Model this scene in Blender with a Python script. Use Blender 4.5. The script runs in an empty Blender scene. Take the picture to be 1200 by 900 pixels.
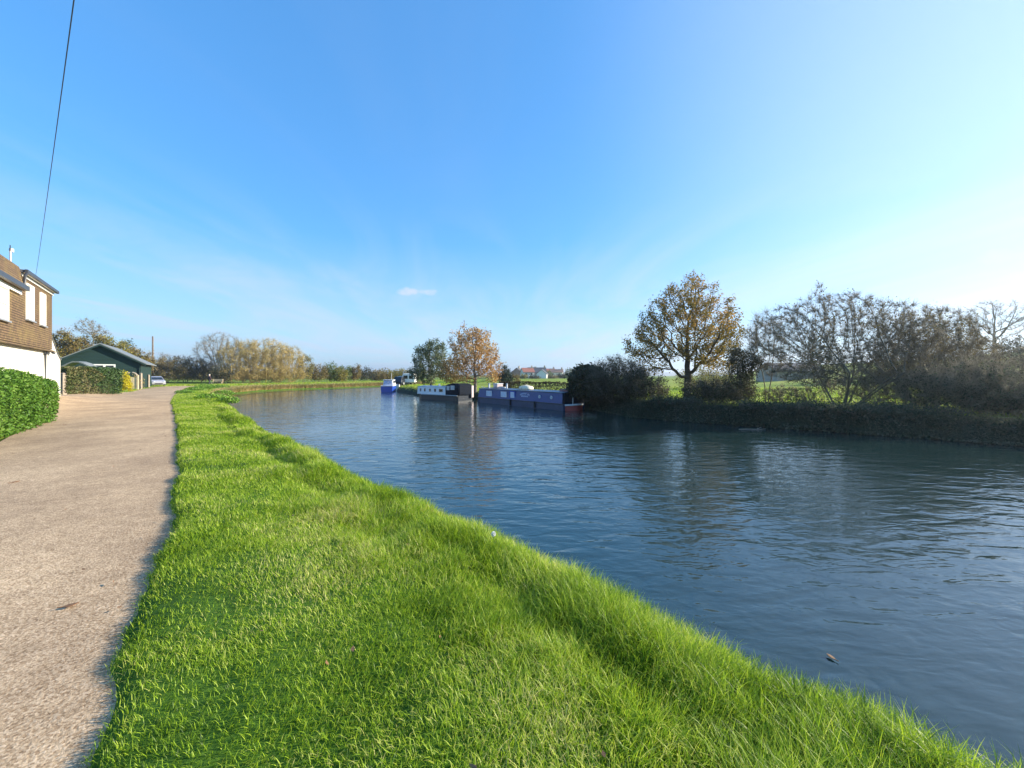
import bpy, bmesh, math, random
import numpy as np
from mathutils import Vector, Matrix
R = math.radians
scene = bpy.context.scene
COL = scene.collection

# ------------------------------------------------------------------ camera, world, sun, exposure
EYE, F, HZ = 1.6, 480.0, 440.0            # eye height (m), focal length and horizon row in a 1200 px wide frame
cam_d = bpy.data.cameras.new('camera'); cam = bpy.data.objects.new('camera', cam_d); COL.objects.link(cam)
cam.location = (0, 0, EYE); cam.rotation_euler = (R(90), 0, 0)
cam_d.sensor_width = 36; cam_d.sensor_fit = 'HORIZONTAL'; cam_d.lens = 36*F/1200
cam_d.shift_y = -(450-HZ)/1200
cam_d.clip_start = 0.05; cam_d.clip_end = 20000
scene.camera = cam

SUN_AZ, SUN_EL = 80.0, 20.0
SKY_STRENGTH, SUN_STRENGTH, EXPOSURE = 0.125, 5.0, 1.14
wd = bpy.data.worlds.new('World'); scene.world = wd; wd.use_nodes = True
nt = wd.node_tree; N = nt.nodes; L = nt.links
bg = N['Background']; bg.inputs['Strength'].default_value = SKY_STRENGTH
sky = N.new('ShaderNodeTexSky'); sky.sky_type = 'NISHITA'; sky.sun_disc = False
sky.sun_elevation = R(SUN_EL); sky.sun_rotation = R(SUN_AZ)
sky.air_density = 1.0; sky.dust_density = 0.3; sky.ozone_density = 2.2; sky.altitude = 0
hsv = N.new('ShaderNodeHueSaturation'); hsv.inputs['Saturation'].default_value = 1.4
hsv.inputs['Value'].default_value = 1.34
gam = N.new('ShaderNodeGamma'); gam.inputs[1].default_value = .55
L.new(sky.outputs[0], gam.inputs[0]); L.new(gam.outputs[0], hsv.inputs['Color'])
tint = N.new('ShaderNodeMix'); tint.data_type = 'RGBA'; tint.blend_type = 'MULTIPLY'; tint.inputs[0].default_value = 1
L.new(hsv.outputs[0], tint.inputs[6]); tint.inputs[7].default_value = (.54, 1.07, 1.52, 1)
# thin cirrus drawn on a flat layer high above: direction / height
tc = N.new('ShaderNodeTexCoord'); sep = N.new('ShaderNodeSeparateXYZ'); L.new(tc.outputs['Generated'], sep.inputs[0])
def wm(op, a, b=None, c=None):
    n = N.new('ShaderNodeMath'); n.operation = op
    for i, v in enumerate((a, b, c)):
        if v is None: continue
        if isinstance(v, (int, float)): n.inputs[i].default_value = v
        else: L.new(v, n.inputs[i])
    return n.outputs[0]
zz = wm('MAXIMUM', sep.outputs[2], 0.0)
den = wm('ADD', zz, 0.06)
cx = wm('DIVIDE', sep.outputs[0], den); cy = wm('DIVIDE', sep.outputs[1], den)
comb = N.new('ShaderNodeCombineXYZ'); L.new(cx, comb.inputs[0]); L.new(cy, comb.inputs[1])
mp = N.new('ShaderNodeMapping'); L.new(comb.outputs[0], mp.inputs[0])
mp.inputs['Rotation'].default_value = (0, 0, R(32)); mp.inputs['Scale'].default_value = (1.0, 0.30, 1)
mp.inputs['Location'].default_value = (1.7, 0.4, 0)
nz = N.new('ShaderNodeTexNoise'); L.new(mp.outputs[0], nz.inputs['Vector'])
nz.inputs['Scale'].default_value = 1.0; nz.inputs['Detail'].default_value = 7; nz.inputs['Roughness'].default_value = 0.62; nz.inputs['Distortion'].default_value = 0.9
cr = N.new('ShaderNodeMapRange'); L.new(nz.outputs[0], cr.inputs[0])
cr.inputs[1].default_value = 0.42; cr.inputs[2].default_value = 0.70; cr.inputs[3].default_value = 0; cr.inputs[4].default_value = 0.8
low = N.new('ShaderNodeMapRange'); L.new(zz, low.inputs[0])
low.inputs[1].default_value = 0.04; low.inputs[2].default_value = 0.38; low.inputs[3].default_value = 1.0; low.inputs[4].default_value = 0.05
fac = wm('MULTIPLY', cr.outputs[0], low.outputs[0])
# pale milky air just over the horizon
hzn = N.new('ShaderNodeMapRange'); L.new(zz, hzn.inputs[0])
hzn.inputs[1].default_value = 0.0; hzn.inputs[2].default_value = 0.30; hzn.inputs[3].default_value = 0.55; hzn.inputs[4].default_value = 0.0
fac = wm('SUBTRACT', 1.0, wm('MULTIPLY', wm('SUBTRACT', 1.0, fac), wm('SUBTRACT', 1.0, hzn.outputs[0])))
# a few small soft puffs in set directions
def puff(px, py, rx, ry, amount, seed):
    global fac
    d = Vector(((px-600)/F, 1, (HZ-py)/F)).normalized()
    side = Vector((d.y, -d.x, 0)).normalized(); up = side.cross(d)
    def dot(v):
        n = N.new('ShaderNodeVectorMath'); n.operation = 'DOT_PRODUCT'; L.new(tc.outputs['Generated'], n.inputs[0]); n.inputs[1].default_value = v; return n.outputs['Value']
    a = wm('DIVIDE', dot(side), rx); b = wm('DIVIDE', dot(up), ry)
    nn = N.new('ShaderNodeTexNoise'); nn.inputs['Scale'].default_value = 26; nn.inputs['Detail'].default_value = 4; L.new(tc.outputs['Generated'], nn.inputs['Vector'])
    r2 = wm('ADD', wm('MULTIPLY', a, a), wm('MULTIPLY', b, b))
    s = wm('SUBTRACT', wm('ADD', 1.0, wm('MULTIPLY', wm('SUBTRACT', nn.outputs[0], 0.5), 3.0)), r2)
    m = N.new('ShaderNodeMapRange'); m.interpolation_type = 'SMOOTHSTEP'; L.new(s, m.inputs[0]); m.inputs[1].default_value = 0; m.inputs[2].default_value = 1.4; m.inputs[3].default_value = 0; m.inputs[4].default_value = amount
    fr = wm('MULTIPLY', m.outputs[0], wm('GREATER_THAN', dot(d), 0.5))
    fac = wm('MAXIMUM', fac, fr)
puff(490, 343, .066, .015, .9, 1); puff(350, 378, .11, .012, .5, 5); puff(285, 348, .05, .01, .35, 6); puff(590, 375, .05, .02, .25, 2); puff(1155, 305, .06, .02, .4, 3); puff(905, 347, .06, .016, .3, 4)
mixc = N.new('ShaderNodeMix'); mixc.data_type = 'RGBA'
L.new(fac, mixc.inputs[0]); L.new(tint.outputs[2], mixc.inputs[6]); mixc.inputs[7].default_value = (2.8, 3.1, 3.65, 1)
# broad pale aureole round the (unseen) sun
sdir = (math.sin(R(SUN_AZ))*math.cos(R(SUN_EL)), math.cos(R(SUN_AZ))*math.cos(R(SUN_EL)), math.sin(R(SUN_EL)))
dn = N.new('ShaderNodeVectorMath'); dn.operation = 'DOT_PRODUCT'; L.new(tc.outputs['Generated'], dn.inputs[0]); dn.inputs[1].default_value = sdir
au = N.new('ShaderNodeMapRange'); au.interpolation_type = 'SMOOTHSTEP'; L.new(dn.outputs['Value'], au.inputs[0]); au.inputs[1].default_value = .38; au.inputs[2].default_value = 1.1; au.inputs[3].default_value = 0; au.inputs[4].default_value = .38
mixa = N.new('ShaderNodeMix'); mixa.data_type = 'RGBA'; L.new(au.outputs[0], mixa.inputs[0]); L.new(mixc.outputs[2], mixa.inputs[6]); mixa.inputs[7].default_value = (4.25, 4.25, 4.75, 1)
L.new(mixa.outputs[2], bg.inputs['Color'])

sd = bpy.data.lights.new('sun', 'SUN'); sd.energy = SUN_STRENGTH; sd.angle = R(0.5); sd.color = (1.0, 0.90, 0.74)
sun = bpy.data.objects.new('sun', sd); COL.objects.link(sun)
SUN_DIR = Vector((math.sin(R(SUN_AZ))*math.cos(R(SUN_EL)), math.cos(R(SUN_AZ))*math.cos(R(SUN_EL)), math.sin(R(SUN_EL))))
sun.rotation_euler = SUN_DIR.to_track_quat('Z', 'Y').to_euler()
vs = scene.view_settings; vs.view_transform = 'Standard'; vs.look = 'None'; vs.gamma = 1; vs.use_curve_mapping = False; vs.exposure = EXPOSURE
scene.cycles.use_denoising = True
scene.cycles.max_bounces = 6; scene.cycles.diffuse_bounces = 3; scene.cycles.glossy_bounces = 3; scene.cycles.transmission_bounces = 3
scene.cycles.transparent_max_bounces = 6; scene.cycles.caustics_reflective = False; scene.cycles.caustics_refractive = False

# ------------------------------------------------------------------ helpers
def at(px, py, z=0.0):
    d = (EYE-z)*F/(py-HZ); return np.array([(px-600)/F*d, d, z])
def atd(px, py, d):
    return np.array([(px-600)/F*d, d, EYE+(HZ-py)*d/F])

MIRROR = set()                              # roots whose local y axis is built flipped
class MB:
    """collects vertices and faces of one mesh"""
    def __init__(s): s.v = []; s.f = []; s.m = []; s.n = 0
    def add(s, v, f, m=0):
        v = np.asarray(v, float).reshape(-1, 3); s.v.append(v)
        for q in f: s.f.append(tuple(int(i)+s.n for i in q)); s.m.append(m)
        s.n += len(v); return s
    def box(s, c, size, rz=0, m=0, ry=0, taper=1.0):
        x, y, z = np.array(size)/2
        v = np.array([[-x,-y,-z],[x,-y,-z],[x,y,-z],[-x,y,-z],[-x*taper,-y*taper,z],[x*taper,-y*taper,z],[x*taper,y*taper,z],[-x*taper,y*taper,z]])
        v = rot(v, rz, ry) + np.array(c)
        return s.add(v, [(0,3,2,1),(4,5,6,7),(0,1,5,4),(1,2,6,5),(2,3,7,6),(3,0,4,7)], m)
    def span(s, a, b, m=0):
        a = np.array(a, float); b = np.array(b, float); return s.box((a+b)/2, np.abs(b-a), m=m)
    def prism(s, prof, y0, y1, axis='y', m=0):
        """profile of (x,z) pairs swept along y (axis='y') or (y,z) pairs swept along x (axis='x')"""
        k = len(prof); v = []
        for yy in (y0, y1):
            for a, b in prof: v.append((a, yy, b) if axis == 'y' else (yy, a, b))
        f = [tuple(range(k)), tuple(range(2*k-1, k-1, -1))]
        for i in range(k): j = (i+1) % k; f.append((i, k+i, k+j, j))
        return s.add(v, f, m)
    def tube(s, pts, rad, n=8, m=0, cap=True):
        pts = np.asarray(pts, float); rad = np.broadcast_to(np.asarray(rad, float), (len(pts),))
        t = np.gradient(pts, axis=0); t /= np.linalg.norm(t, axis=1)[:, None]+1e-9
        up = np.where(np.abs(t[:, 2:3]) > .9, np.array([[1., 0, 0]]), np.array([[0, 0, 1.]]))
        if len(pts) > 1: up[:] = up[0]
        a = np.cross(t, up); a /= np.linalg.norm(a, axis=1)[:, None]+1e-9; b = np.cross(t, a)
        th = np.arange(n)*2*np.pi/n
        v = pts[:, None] + rad[:, None, None]*(np.cos(th)[None, :, None]*a[:, None] + np.sin(th)[None, :, None]*b[:, None])
        f = []
        for i in range(len(pts)-1):
            for j in range(n): k = (j+1) % n; f.append((i*n+j, i*n+k, (i+1)*n+k, (i+1)*n+j))
        if cap: f.append(tuple(range(n-1, -1, -1))); f.append(tuple((len(pts)-1)*n+j for j in range(n)))
        return s.add(v.reshape(-1, 3), f, m)
    def loft(s, rings, closed=True, m=0, cap=True):
        k = len(rings[0]); v = np.concatenate([np.asarray(r, float) for r in rings]); f = []
        for i in range(len(rings)-1):
            for j in range(k if closed else k-1):
                q = (j+1) % k; f.append((i*k+j, i*k+q, (i+1)*k+q, (i+1)*k+j))
        if cap and closed: f.append(tuple(range(k-1, -1, -1))); f.append(tuple((len(rings)-1)*k+j for j in range(k)))
        return s.add(v, f, m)
    def ball(s, c, r, n=10, m=0):
        r = np.broadcast_to(np.asarray(r, float), (3,)); rings = []
        for i in range(n//2+1):
            p = -math.pi/2+math.pi*i/(n//2); cc = max(math.cos(p), .02)
            rings.append([(c[0]+r[0]*cc*math.cos(q), c[1]+r[1]*cc*math.sin(q), c[2]+r[2]*math.sin(p)) for q in np.arange(n)*2*np.pi/n])
        return s.loft(rings, m=m)
    def build(s, name, mats, parent=None, smooth=False, bevel=0):
        me = bpy.data.meshes.new(name); v = np.concatenate(s.v) if s.v else np.zeros((0, 3))
        q = parent
        while q is not None:
            if q.name in MIRROR: v = v*np.array([1, -1, 1])
            q = q.parent
        me.from_pydata(v.tolist(), [], s.f)
        for m in (mats if isinstance(mats, (list, tuple)) else [mats]): me.materials.append(m)
        me.polygons.foreach_set('material_index', s.m)
        bm = bmesh.new(); bm.from_mesh(me); bmesh.ops.recalc_face_normals(bm, faces=bm.faces); bm.to_mesh(me); bm.free()
        if smooth: me.polygons.foreach_set('use_smooth', [True]*len(me.polygons))
        o = bpy.data.objects.new(name, me); COL.objects.link(o)
        if parent: o.parent = parent
        if bevel:
            b = o.modifiers.new('bevel', 'BEVEL'); b.width = bevel; b.segments = 2; b.limit_method = 'ANGLE'
        return o
def rot(v, rz=0, ry=0):
    v = np.asarray(v, float)
    if ry: c, s_ = math.cos(ry), math.sin(ry); v = np.stack([v[:, 0]*c+v[:, 2]*s_, v[:, 1], -v[:, 0]*s_+v[:, 2]*c], 1)
    if rz: c, s_ = math.cos(rz), math.sin(rz); v = np.stack([v[:, 0]*c-v[:, 1]*s_, v[:, 0]*s_+v[:, 1]*c, v[:, 2]], 1)
    return v
def fast_mesh(name, v, faces, mat, parent=None, smooth=False):
    """faces: an (n,k) array of equal-sized faces, or a list of such arrays"""
    if not isinstance(faces, list): faces = [faces]
    faces = [f for f in faces if len(f)]
    me = bpy.data.meshes.new(name); v = np.ascontiguousarray(v, np.float32)
    loops = np.concatenate([f.ravel() for f in faces]).astype(np.int32)
    tot = np.concatenate([np.full(len(f), f.shape[1], np.int32) for f in faces])
    start = np.concatenate([[0], np.cumsum(tot)[:-1]]).astype(np.int32)
    me.vertices.add(len(v)); me.vertices.foreach_set('co', v.ravel())
    me.loops.add(len(loops)); me.loops.foreach_set('vertex_index', loops)
    me.polygons.add(len(tot)); me.polygons.foreach_set('loop_start', start); me.polygons.foreach_set('loop_total', tot)
    if smooth: me.polygons.foreach_set('use_smooth', np.ones(len(tot), bool))
    me.update(calc_edges=True); me.materials.append(mat)
    o = bpy.data.objects.new(name, me); COL.objects.link(o)
    if parent: o.parent = parent
    return o
def empty(name, loc=(0, 0, 0), rz=0):
    o = bpy.data.objects.new(name, None); o.empty_display_size = .2; COL.objects.link(o)
    o.location = tuple(float(c) for c in loc); o.rotation_euler = (0, 0, rz); return o
def tag(o, label, cat, group=None, kind=None):
    o['label'] = label; o['category'] = cat
    if group: o['group'] = group
    if kind: o['kind'] = kind
    return o
def structure(o, label=None):
    o['kind'] = 'structure'
    if label: o['label'] = label
    return o

# ------------------------------------------------------------------ materials
def new_mat(name):
    m = bpy.data.materials.new(name); m.use_nodes = True
    n = m.node_tree.nodes; l = m.node_tree.links; return m, n, l, n['Principled BSDF'], n['Material Output']
def ramp(n, stops):
    r = n.new('ShaderNodeValToRGB'); e = r.color_ramp.elements
    while len(e) < len(stops): e.new(.5)
    for i, (p, c) in enumerate(stops): e[i].position = p; e[i].color = (*c, 1)
    return r
def plain(name, c, rough=.6, var=.12, scale=6, metal=0, bump=0, spec=.5):
    m, n, l, p, o = new_mat(name)
    p.inputs['Roughness'].default_value = rough; p.inputs['Metallic'].default_value = metal; p.inputs['Specular IOR Level'].default_value = spec
    t = n.new('ShaderNodeTexCoord'); z = n.new('ShaderNodeTexNoise'); z.inputs['Scale'].default_value = scale; z.inputs['Detail'].default_value = 6; z.inputs['Roughness'].default_value = .65
    l.new(t.outputs['Object'], z.inputs['Vector'])
    r = ramp(n, [(.3, tuple(k*(1-var) for k in c)), (.7, tuple(min(1, k*(1+var)) for k in c))])
    l.new(z.outputs[0], r.inputs[0]); l.new(r.outputs[0], p.inputs['Base Color'])
    if bump:
        b = n.new('ShaderNodeBump'); b.inputs['Strength'].default_value = bump; b.inputs['Distance'].default_value = .02
        l.new(z.outputs[0], b.inputs['Height']); l.new(b.outputs[0], p.inputs['Normal'])
    return m
def leafy(name, cols, trans=.35, rough=.5, clump=1.2, spec=.25):
    """foliage: a colour per leaf, drifting from clump to clump, partly see-through to light"""
    m, n, l, p, o = new_mat(name)
    g = n.new('ShaderNodeNewGeometry'); t = n.new('ShaderNodeTexCoord'); z = n.new('ShaderNodeTexNoise')
    z.inputs['Scale'].default_value = clump; z.inputs['Detail'].default_value = 3; l.new(t.outputs['Object'], z.inputs['Vector'])
    a = n.new('ShaderNodeMath'); a.operation = 'MULTIPLY_ADD'; l.new(z.outputs[0], a.inputs[0]); a.inputs[1].default_value = 1.5; a.inputs[2].default_value = -.5
    b = n.new('ShaderNodeMath'); b.operation = 'MULTIPLY_ADD'; l.new(g.outputs['Random Per Island'], b.inputs[0]); b.inputs[1].default_value = .65; l.new(a.outputs[0], b.inputs[2])
    k = len(cols); r = ramp(n, [(i/(k-1)*.9+.05, c) for i, c in enumerate(cols)]); l.new(b.outputs[0], r.inputs[0])
    l.new(r.outputs[0], p.inputs['Base Color']); p.inputs['Roughness'].default_value = rough; p.inputs['Specular IOR Level'].default_value = spec
    tr = n.new('ShaderNodeBsdfTranslucent'); l.new(r.outputs[0], tr.inputs['Color'])
    mx = n.new('ShaderNodeMixShader'); mx.inputs[0].default_value = trans
    l.new(p.outputs[0], mx.inputs[1]); l.new(tr.outputs[0], mx.inputs[2]); l.new(mx.outputs[0], o.inputs['Surface'])
    return m
def ground_mat(name, cols, s1=.25, s2=6, bump=.4):
    m, n, l, p, o = new_mat(name); t = n.new('ShaderNodeTexCoord')
    z1 = n.new('ShaderNodeTexNoise'); z1.inputs['Scale'].default_value = s1; z1.inputs['Detail'].default_value = 4
    z2 = n.new('ShaderNodeTexNoise'); z2.inputs['Scale'].default_value = s2; z2.inputs['Detail'].default_value = 8; z2.inputs['Roughness'].default_value = .7
    for z in (z1, z2): l.new(t.outputs['Object'], z.inputs['Vector'])
    a = n.new('ShaderNodeMath'); a.operation = 'MULTIPLY_ADD'; l.new(z1.outputs[0], a.inputs[0]); a.inputs[1].default_value = .8
    s = n.new('ShaderNodeMath'); s.operation = 'MULTIPLY_ADD'; l.new(z2.outputs[0], s.inputs[0]); s.inputs[1].default_value = .8; s.inputs[2].default_value = -.3
    l.new(s.outputs[0], a.inputs[2]); k = len(cols)
    r = ramp(n, [(.2+.6*i/(k-1), c) for i, c in enumerate(cols)]); l.new(a.outputs[0], r.inputs[0]); l.new(r.outputs[0], p.inputs['Base Color'])
    p.inputs['Roughness'].default_value = .9; p.inputs['Specular IOR Level'].default_value = .15
    b = n.new('ShaderNodeBump'); b.inputs['Strength'].default_value = bump; b.inputs['Distance'].default_value = .08; l.new(z2.outputs[0], b.inputs['Height']); l.new(b.outputs[0], p.inputs['Normal'])
    return m
M = {}
M['grass'] = leafy('grass_blades', [(.04,.09,.008),(.15,.26,.014),(.30,.46,.022),(.46,.58,.045),(.64,.60,.22)], .48, .45, .8, .35)
M['turf'] = ground_mat('turf_soil', [(.03,.07,.01),(.06,.13,.012),(.09,.17,.018)], .5, 14)
M['field'] = ground_mat('meadow', [(.10,.16,.015),(.17,.24,.02),(.25,.29,.04),(.32,.29,.09)], .06, 3, .8)
M['left_ground'] = ground_mat('rough_grass', [(.10,.16,.012),(.16,.23,.018),(.24,.26,.05)], .15, 4, .8)
M['soil'] = ground_mat('bank_soil', [(.02,.026,.016),(.036,.045,.026),(.05,.065,.03)], .8, 9, .8)
M['bark'] = plain('bark', (.085,.07,.052), .9, .4, 9, bump=.8, spec=.1)
M['bark_grey'] = plain('grey_bark', (.16,.145,.12), .9, .35, 9, bump=.6, spec=.1)
M['twig'] = plain('brown_twigs', (.21,.18,.125), .85, .3, 3, spec=.15)
M['twig_dark'] = plain('dark_twigs', (.145,.128,.095), .85, .3, 3, spec=.15)
M['twig_gold'] = plain('golden_twigs', (.44,.34,.14), .8, .35, 1.5, spec=.15)
M['twig_grey'] = plain('pale_twigs', (.27,.24,.19), .85, .3, 2, spec=.15)
M['oak'] = leafy('oak_leaves', [(.085,.088,.018),(.16,.135,.026),(.27,.18,.034),(.44,.25,.05)], .5, .6, .45)
M['orange'] = leafy('orange_leaves', [(.22,.13,.05),(.40,.23,.08),(.52,.30,.10),(.60,.44,.18)], .35, .6, .5)
M['sage'] = leafy('grey_green_leaves', [(.045,.065,.03),(.08,.11,.05),(.13,.16,.075),(.2,.22,.12)], .3, .55, .6)
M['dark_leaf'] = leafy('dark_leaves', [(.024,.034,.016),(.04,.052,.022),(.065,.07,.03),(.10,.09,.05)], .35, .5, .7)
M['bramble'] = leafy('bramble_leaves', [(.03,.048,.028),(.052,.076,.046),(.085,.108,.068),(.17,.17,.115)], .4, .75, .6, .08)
M['brown_leaf'] = leafy('brown_leaves', [(.10,.075,.03),(.17,.12,.04),(.23,.17,.05),(.2,.2,.05)], .3, .6, .5)
M['yellow_leaf'] = leafy('yellow_leaves', [(.13,.13,.03),(.22,.20,.04),(.32,.26,.05),(.2,.2,.05)], .3, .6, .5)
M['mid_leaf'] = leafy('mid_green_leaves', [(.04,.08,.018),(.075,.13,.025),(.12,.17,.03),(.18,.2,.05)], .3, .5, .7)
M['brown_hedge'] = leafy('dark_brown_hedge', [(.02,.018,.012),(.035,.03,.018),(.05,.042,.025)], .15, .7, .7, .1)
M['straw_leaf'] = leafy('golden_thin_leaves', [(.22,.17,.06),(.32,.25,.09),(.4,.33,.12),(.3,.3,.08)], .35, .6, .5)
M['laurel'] = leafy('glossy_hedge_leaves', [(.04,.09,.012),(.07,.16,.018),(.11,.22,.025),(.17,.28,.045)], .28, .5, 1.2, .25)
M['box_leaf'] = leafy('clipped_hedge_leaves', [(.02,.055,.018),(.04,.085,.024),(.06,.11,.03),(.085,.13,.04)], .2, .5, 1.0)
M['ivy_leaf'] = leafy('old_hedge_leaves', [(.05,.085,.022),(.08,.11,.03),(.12,.13,.045),(.20,.17,.075)], .2, .55, 1.2)
M['gold_leaf'] = leafy('bright_yellow_leaves', [(.4,.34,.015),(.55,.48,.02),(.7,.6,.03)], .3, .5, 1)
M['weed'] = leafy('weed_leaves', [(.06,.15,.012),(.12,.25,.02),(.18,.34,.03),(.28,.38,.10)], .35, .45, 1.5)
M['reed'] = leafy('dry_reeds', [(.26,.2,.07),(.42,.32,.12),(.52,.42,.18),(.3,.3,.08)], .35, .6, .5)
M['conifer'] = leafy('conifer_needles', [(.012,.028,.018),(.022,.042,.024),(.035,.055,.03)], .12, .6, 1)
M['white'] = plain('white_paint', (.80,.79,.74), .5, .04, 4)
M['cream'] = plain('cream_render', (.66,.63,.54), .85, .05, 2.5, bump=.15)
M['blind'] = plain('cream_blind', (.62,.57,.45), .35, .03, 3)
M['dark_metal'] = plain('dark_gutter', (.035,.037,.042), .4, .15, 5)
M['grey_metal'] = plain('grey_metal', (.35,.36,.37), .45, .1, 5, metal=.4)
M['black_cloth'] = plain('black_canvas', (.012,.016,.024), .85, .2, 6, bump=.3, spec=.08)
M['vinyl'] = plain('clear_vinyl', (.42,.47,.52), .15, .1, 3)
M['navy'] = plain('navy_hull_paint', (.014,.022,.034), .35, .2, 3)
M['blue'] = plain('blue_boat_paint', (.022,.044,.19), .32, .12, 2.5)
M['blue_low'] = plain('faded_blue_hull', (.028,.05,.11), .4, .2, 2)
M['royal'] = plain('royal_blue_hull', (.02,.075,.42), .3, .12, 2)
M['pale_roof'] = plain('pale_roof_paint', (.46,.53,.62), .5, .1, 3)
M['boat_white'] = plain('boat_white_paint', (.70,.72,.74), .4, .06, 3)
M['red'] = plain('red_oxide_paint', (.36,.06,.05), .45, .2, 4)
M['glass'] = plain('dark_window_glass', (.02,.025,.03), .06, .1, 2, spec=.8)
M['curtain'] = plain('curtained_window', (.55,.66,.82), .25, .15, 9)
M['lettering'] = plain('signwriting_paint', (.55,.58,.74), .5, .05, 5)
M['tarp'] = plain('cream_tarpaulin', (.72,.68,.52), .6, .1, 3, bump=.2)
M['pink'] = plain('pinkish_plastic', (.6,.48,.46), .5, .1, 4)
M['rust'] = plain('reddish_bundle', (.3,.13,.11), .7, .3, 4)
M['wood'] = plain('weathered_wood', (.3,.25,.19), .85, .3, 8, bump=.4)
M['pole_wood'] = plain('pole_timber', (.16,.12,.085), .85, .25, 4, bump=.4)
M['pale_wood'] = plain('pale_boarding', (.62,.5,.31), .7, .15, 5)
M['rubber'] = plain('tyre_rubber', (.02,.02,.02), .8, .1, 5)
M['car_paint'] = plain('white_car_paint', (.36,.36,.4), .25, .02, 3)
M['roof_sheet'] = plain('pale_roof_sheet', (.17,.185,.185), .6, .12, 3)
M['red_roof'] = plain('red_roof_tiles', (.32,.12,.08), .85, .25, 4)
M['slate'] = plain('slate_roof', (.075,.08,.09), .7, .2, 3)
M['brick'] = plain('brick_wall', (.36,.2,.13), .85, .2, 5)
M['stone_wall'] = plain('grey_rendered_wall', (.3,.28,.25), .85, .2, 3)
M['chimney'] = plain('buff_chimney_brick', (.42,.33,.2), .85, .25, 6)
M['skin'] = plain('skin', (.5,.32,.24), .5, .05, 4)
M['jacket'] = plain('dark_plum_jacket', (.07,.035,.045), .8, .2, 10)
M['trousers'] = plain('dark_trousers', (.03,.032,.04), .8, .2, 10)
M['hair'] = plain('fair_hair', (.55,.5,.44), .7, .2, 20)
M['shoe'] = plain('dark_shoes', (.025,.022,.02), .6, .1, 8)
M['far_hill'] = plain('far_woods', (.06,.085,.06), .95, .3, .004)
M['leaf_brown'] = plain('dead_leaf', (.22,.11,.045), .7, .3, 30)
M['cable'] = plain('cable_sheath', (.03,.035,.04), .6, .1, 5)

def masonry(name, c1, c2, mortar, bw, rh, msize, bump=.6, rough=.85, stain=None, axes='xz'):
    m, n, l, p, o = new_mat(name); t = n.new('ShaderNodeTexCoord'); s = n.new('ShaderNodeSeparateXYZ'); c = n.new('ShaderNodeCombineXYZ')
    l.new(t.outputs['Object'], s.inputs[0]); l.new(s.outputs['XYZ'.index(axes[0].upper())], c.inputs[0]); l.new(s.outputs['XYZ'.index(axes[1].upper())], c.inputs[1])
    b = n.new('ShaderNodeTexBrick'); l.new(c.outputs[0], b.inputs['Vector'])
    b.inputs['Color1'].default_value = (*c1, 1); b.inputs['Color2'].default_value = (*c2, 1); b.inputs['Mortar'].default_value = (*mortar, 1)
    b.inputs['Scale'].default_value = 1; b.inputs['Brick Width'].default_value = bw; b.inputs['Row Height'].default_value = rh; b.inputs['Mortar Size'].default_value = msize; b.inputs['Mortar Smooth'].default_value = .3
    z = n.new('ShaderNodeTexNoise'); z.inputs['Scale'].default_value = 1.1; z.inputs['Detail'].default_value = 6; z.inputs['Roughness'].default_value = .7; l.new(t.outputs['Object'], z.inputs['Vector'])
    mx = n.new('ShaderNodeMix'); mx.data_type = 'RGBA'; r = n.new('ShaderNodeMapRange'); l.new(z.outputs[0], r.inputs[0]); r.inputs[1].default_value = .45; r.inputs[2].default_value = .75; r.inputs[4].default_value = .55
    l.new(r.outputs[0], mx.inputs[0]); l.new(b.outputs[0], mx.inputs[6]); mx.inputs[7].default_value = (*(stain or c1), 1)
    l.new(mx.outputs[2], p.inputs['Base Color']); p.inputs['Roughness'].default_value = rough; p.inputs['Specular IOR Level'].default_value = .2
    bp = n.new('ShaderNodeBump'); bp.inputs['Strength'].default_value = bump; bp.inputs['Distance'].default_value = .03; bp.invert = True
    l.new(b.outputs['Fac'], bp.inputs['Height']); l.new(bp.outputs[0], p.inputs['Normal'])
    return m
M['hung_tiles'] = masonry('hung_tiles', (.23,.15,.085), (.15,.10,.06), (.05,.036,.025), .17, .11, .018, .9, stain=(.31,.235,.08))
M['roof_tiles'] = masonry('roof_tiles', (.27,.17,.10), (.2,.125,.08), (.08,.055,.04), .18, .12, .015, .7, stain=(.24,.19,.08), axes='xy')
M['green_boards'] = masonry('green_boarding', (.021,.047,.042), (.018,.041,.037), (.009,.021,.02), 30, .15, .012, .8, .55, stain=(.024,.05,.047), axes='yz')
M['green_boards_side'] = masonry('green_side_boarding', (.021,.047,.042), (.018,.041,.037), (.009,.021,.02), 30, .15, .012, .8, .55, stain=(.024,.05,.047), axes='xz')

# towpath surface: rolled chippings, pinkish buff
m, n, l, p, o = new_mat('towpath_chippings'); M['path'] = m
t = n.new('ShaderNodeTexCoord')
def nz_(scale, det=4, rough=.6, vec=None):
    z = n.new('ShaderNodeTexNoise'); z.inputs['Scale'].default_value = scale; z.inputs['Detail'].default_value = det; z.inputs['Roughness'].default_value = rough; l.new(vec or t.outputs['Object'], z.inputs['Vector']); return z
vo = n.new('ShaderNodeTexVoronoi'); vo.inputs['Scale'].default_value = 95; l.new(t.outputs['Object'], vo.inputs['Vector'])
z1 = nz_(55, 3, .7); z2 = nz_(.55, 5, .6); z3 = nz_(7, 5, .7)
r1 = ramp(n, [(.25, (.25,.16,.09)), (.5, (.47,.335,.205)), (.78, (.66,.50,.34))])
rv = n.new('ShaderNodeSeparateColor'); l.new(vo.outputs['Color'], rv.inputs[0])
s1 = n.new('ShaderNodeMath'); s1.operation = 'MULTIPLY_ADD'; l.new(rv.outputs[0], s1.inputs[0]); s1.inputs[1].default_value = .42
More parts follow.
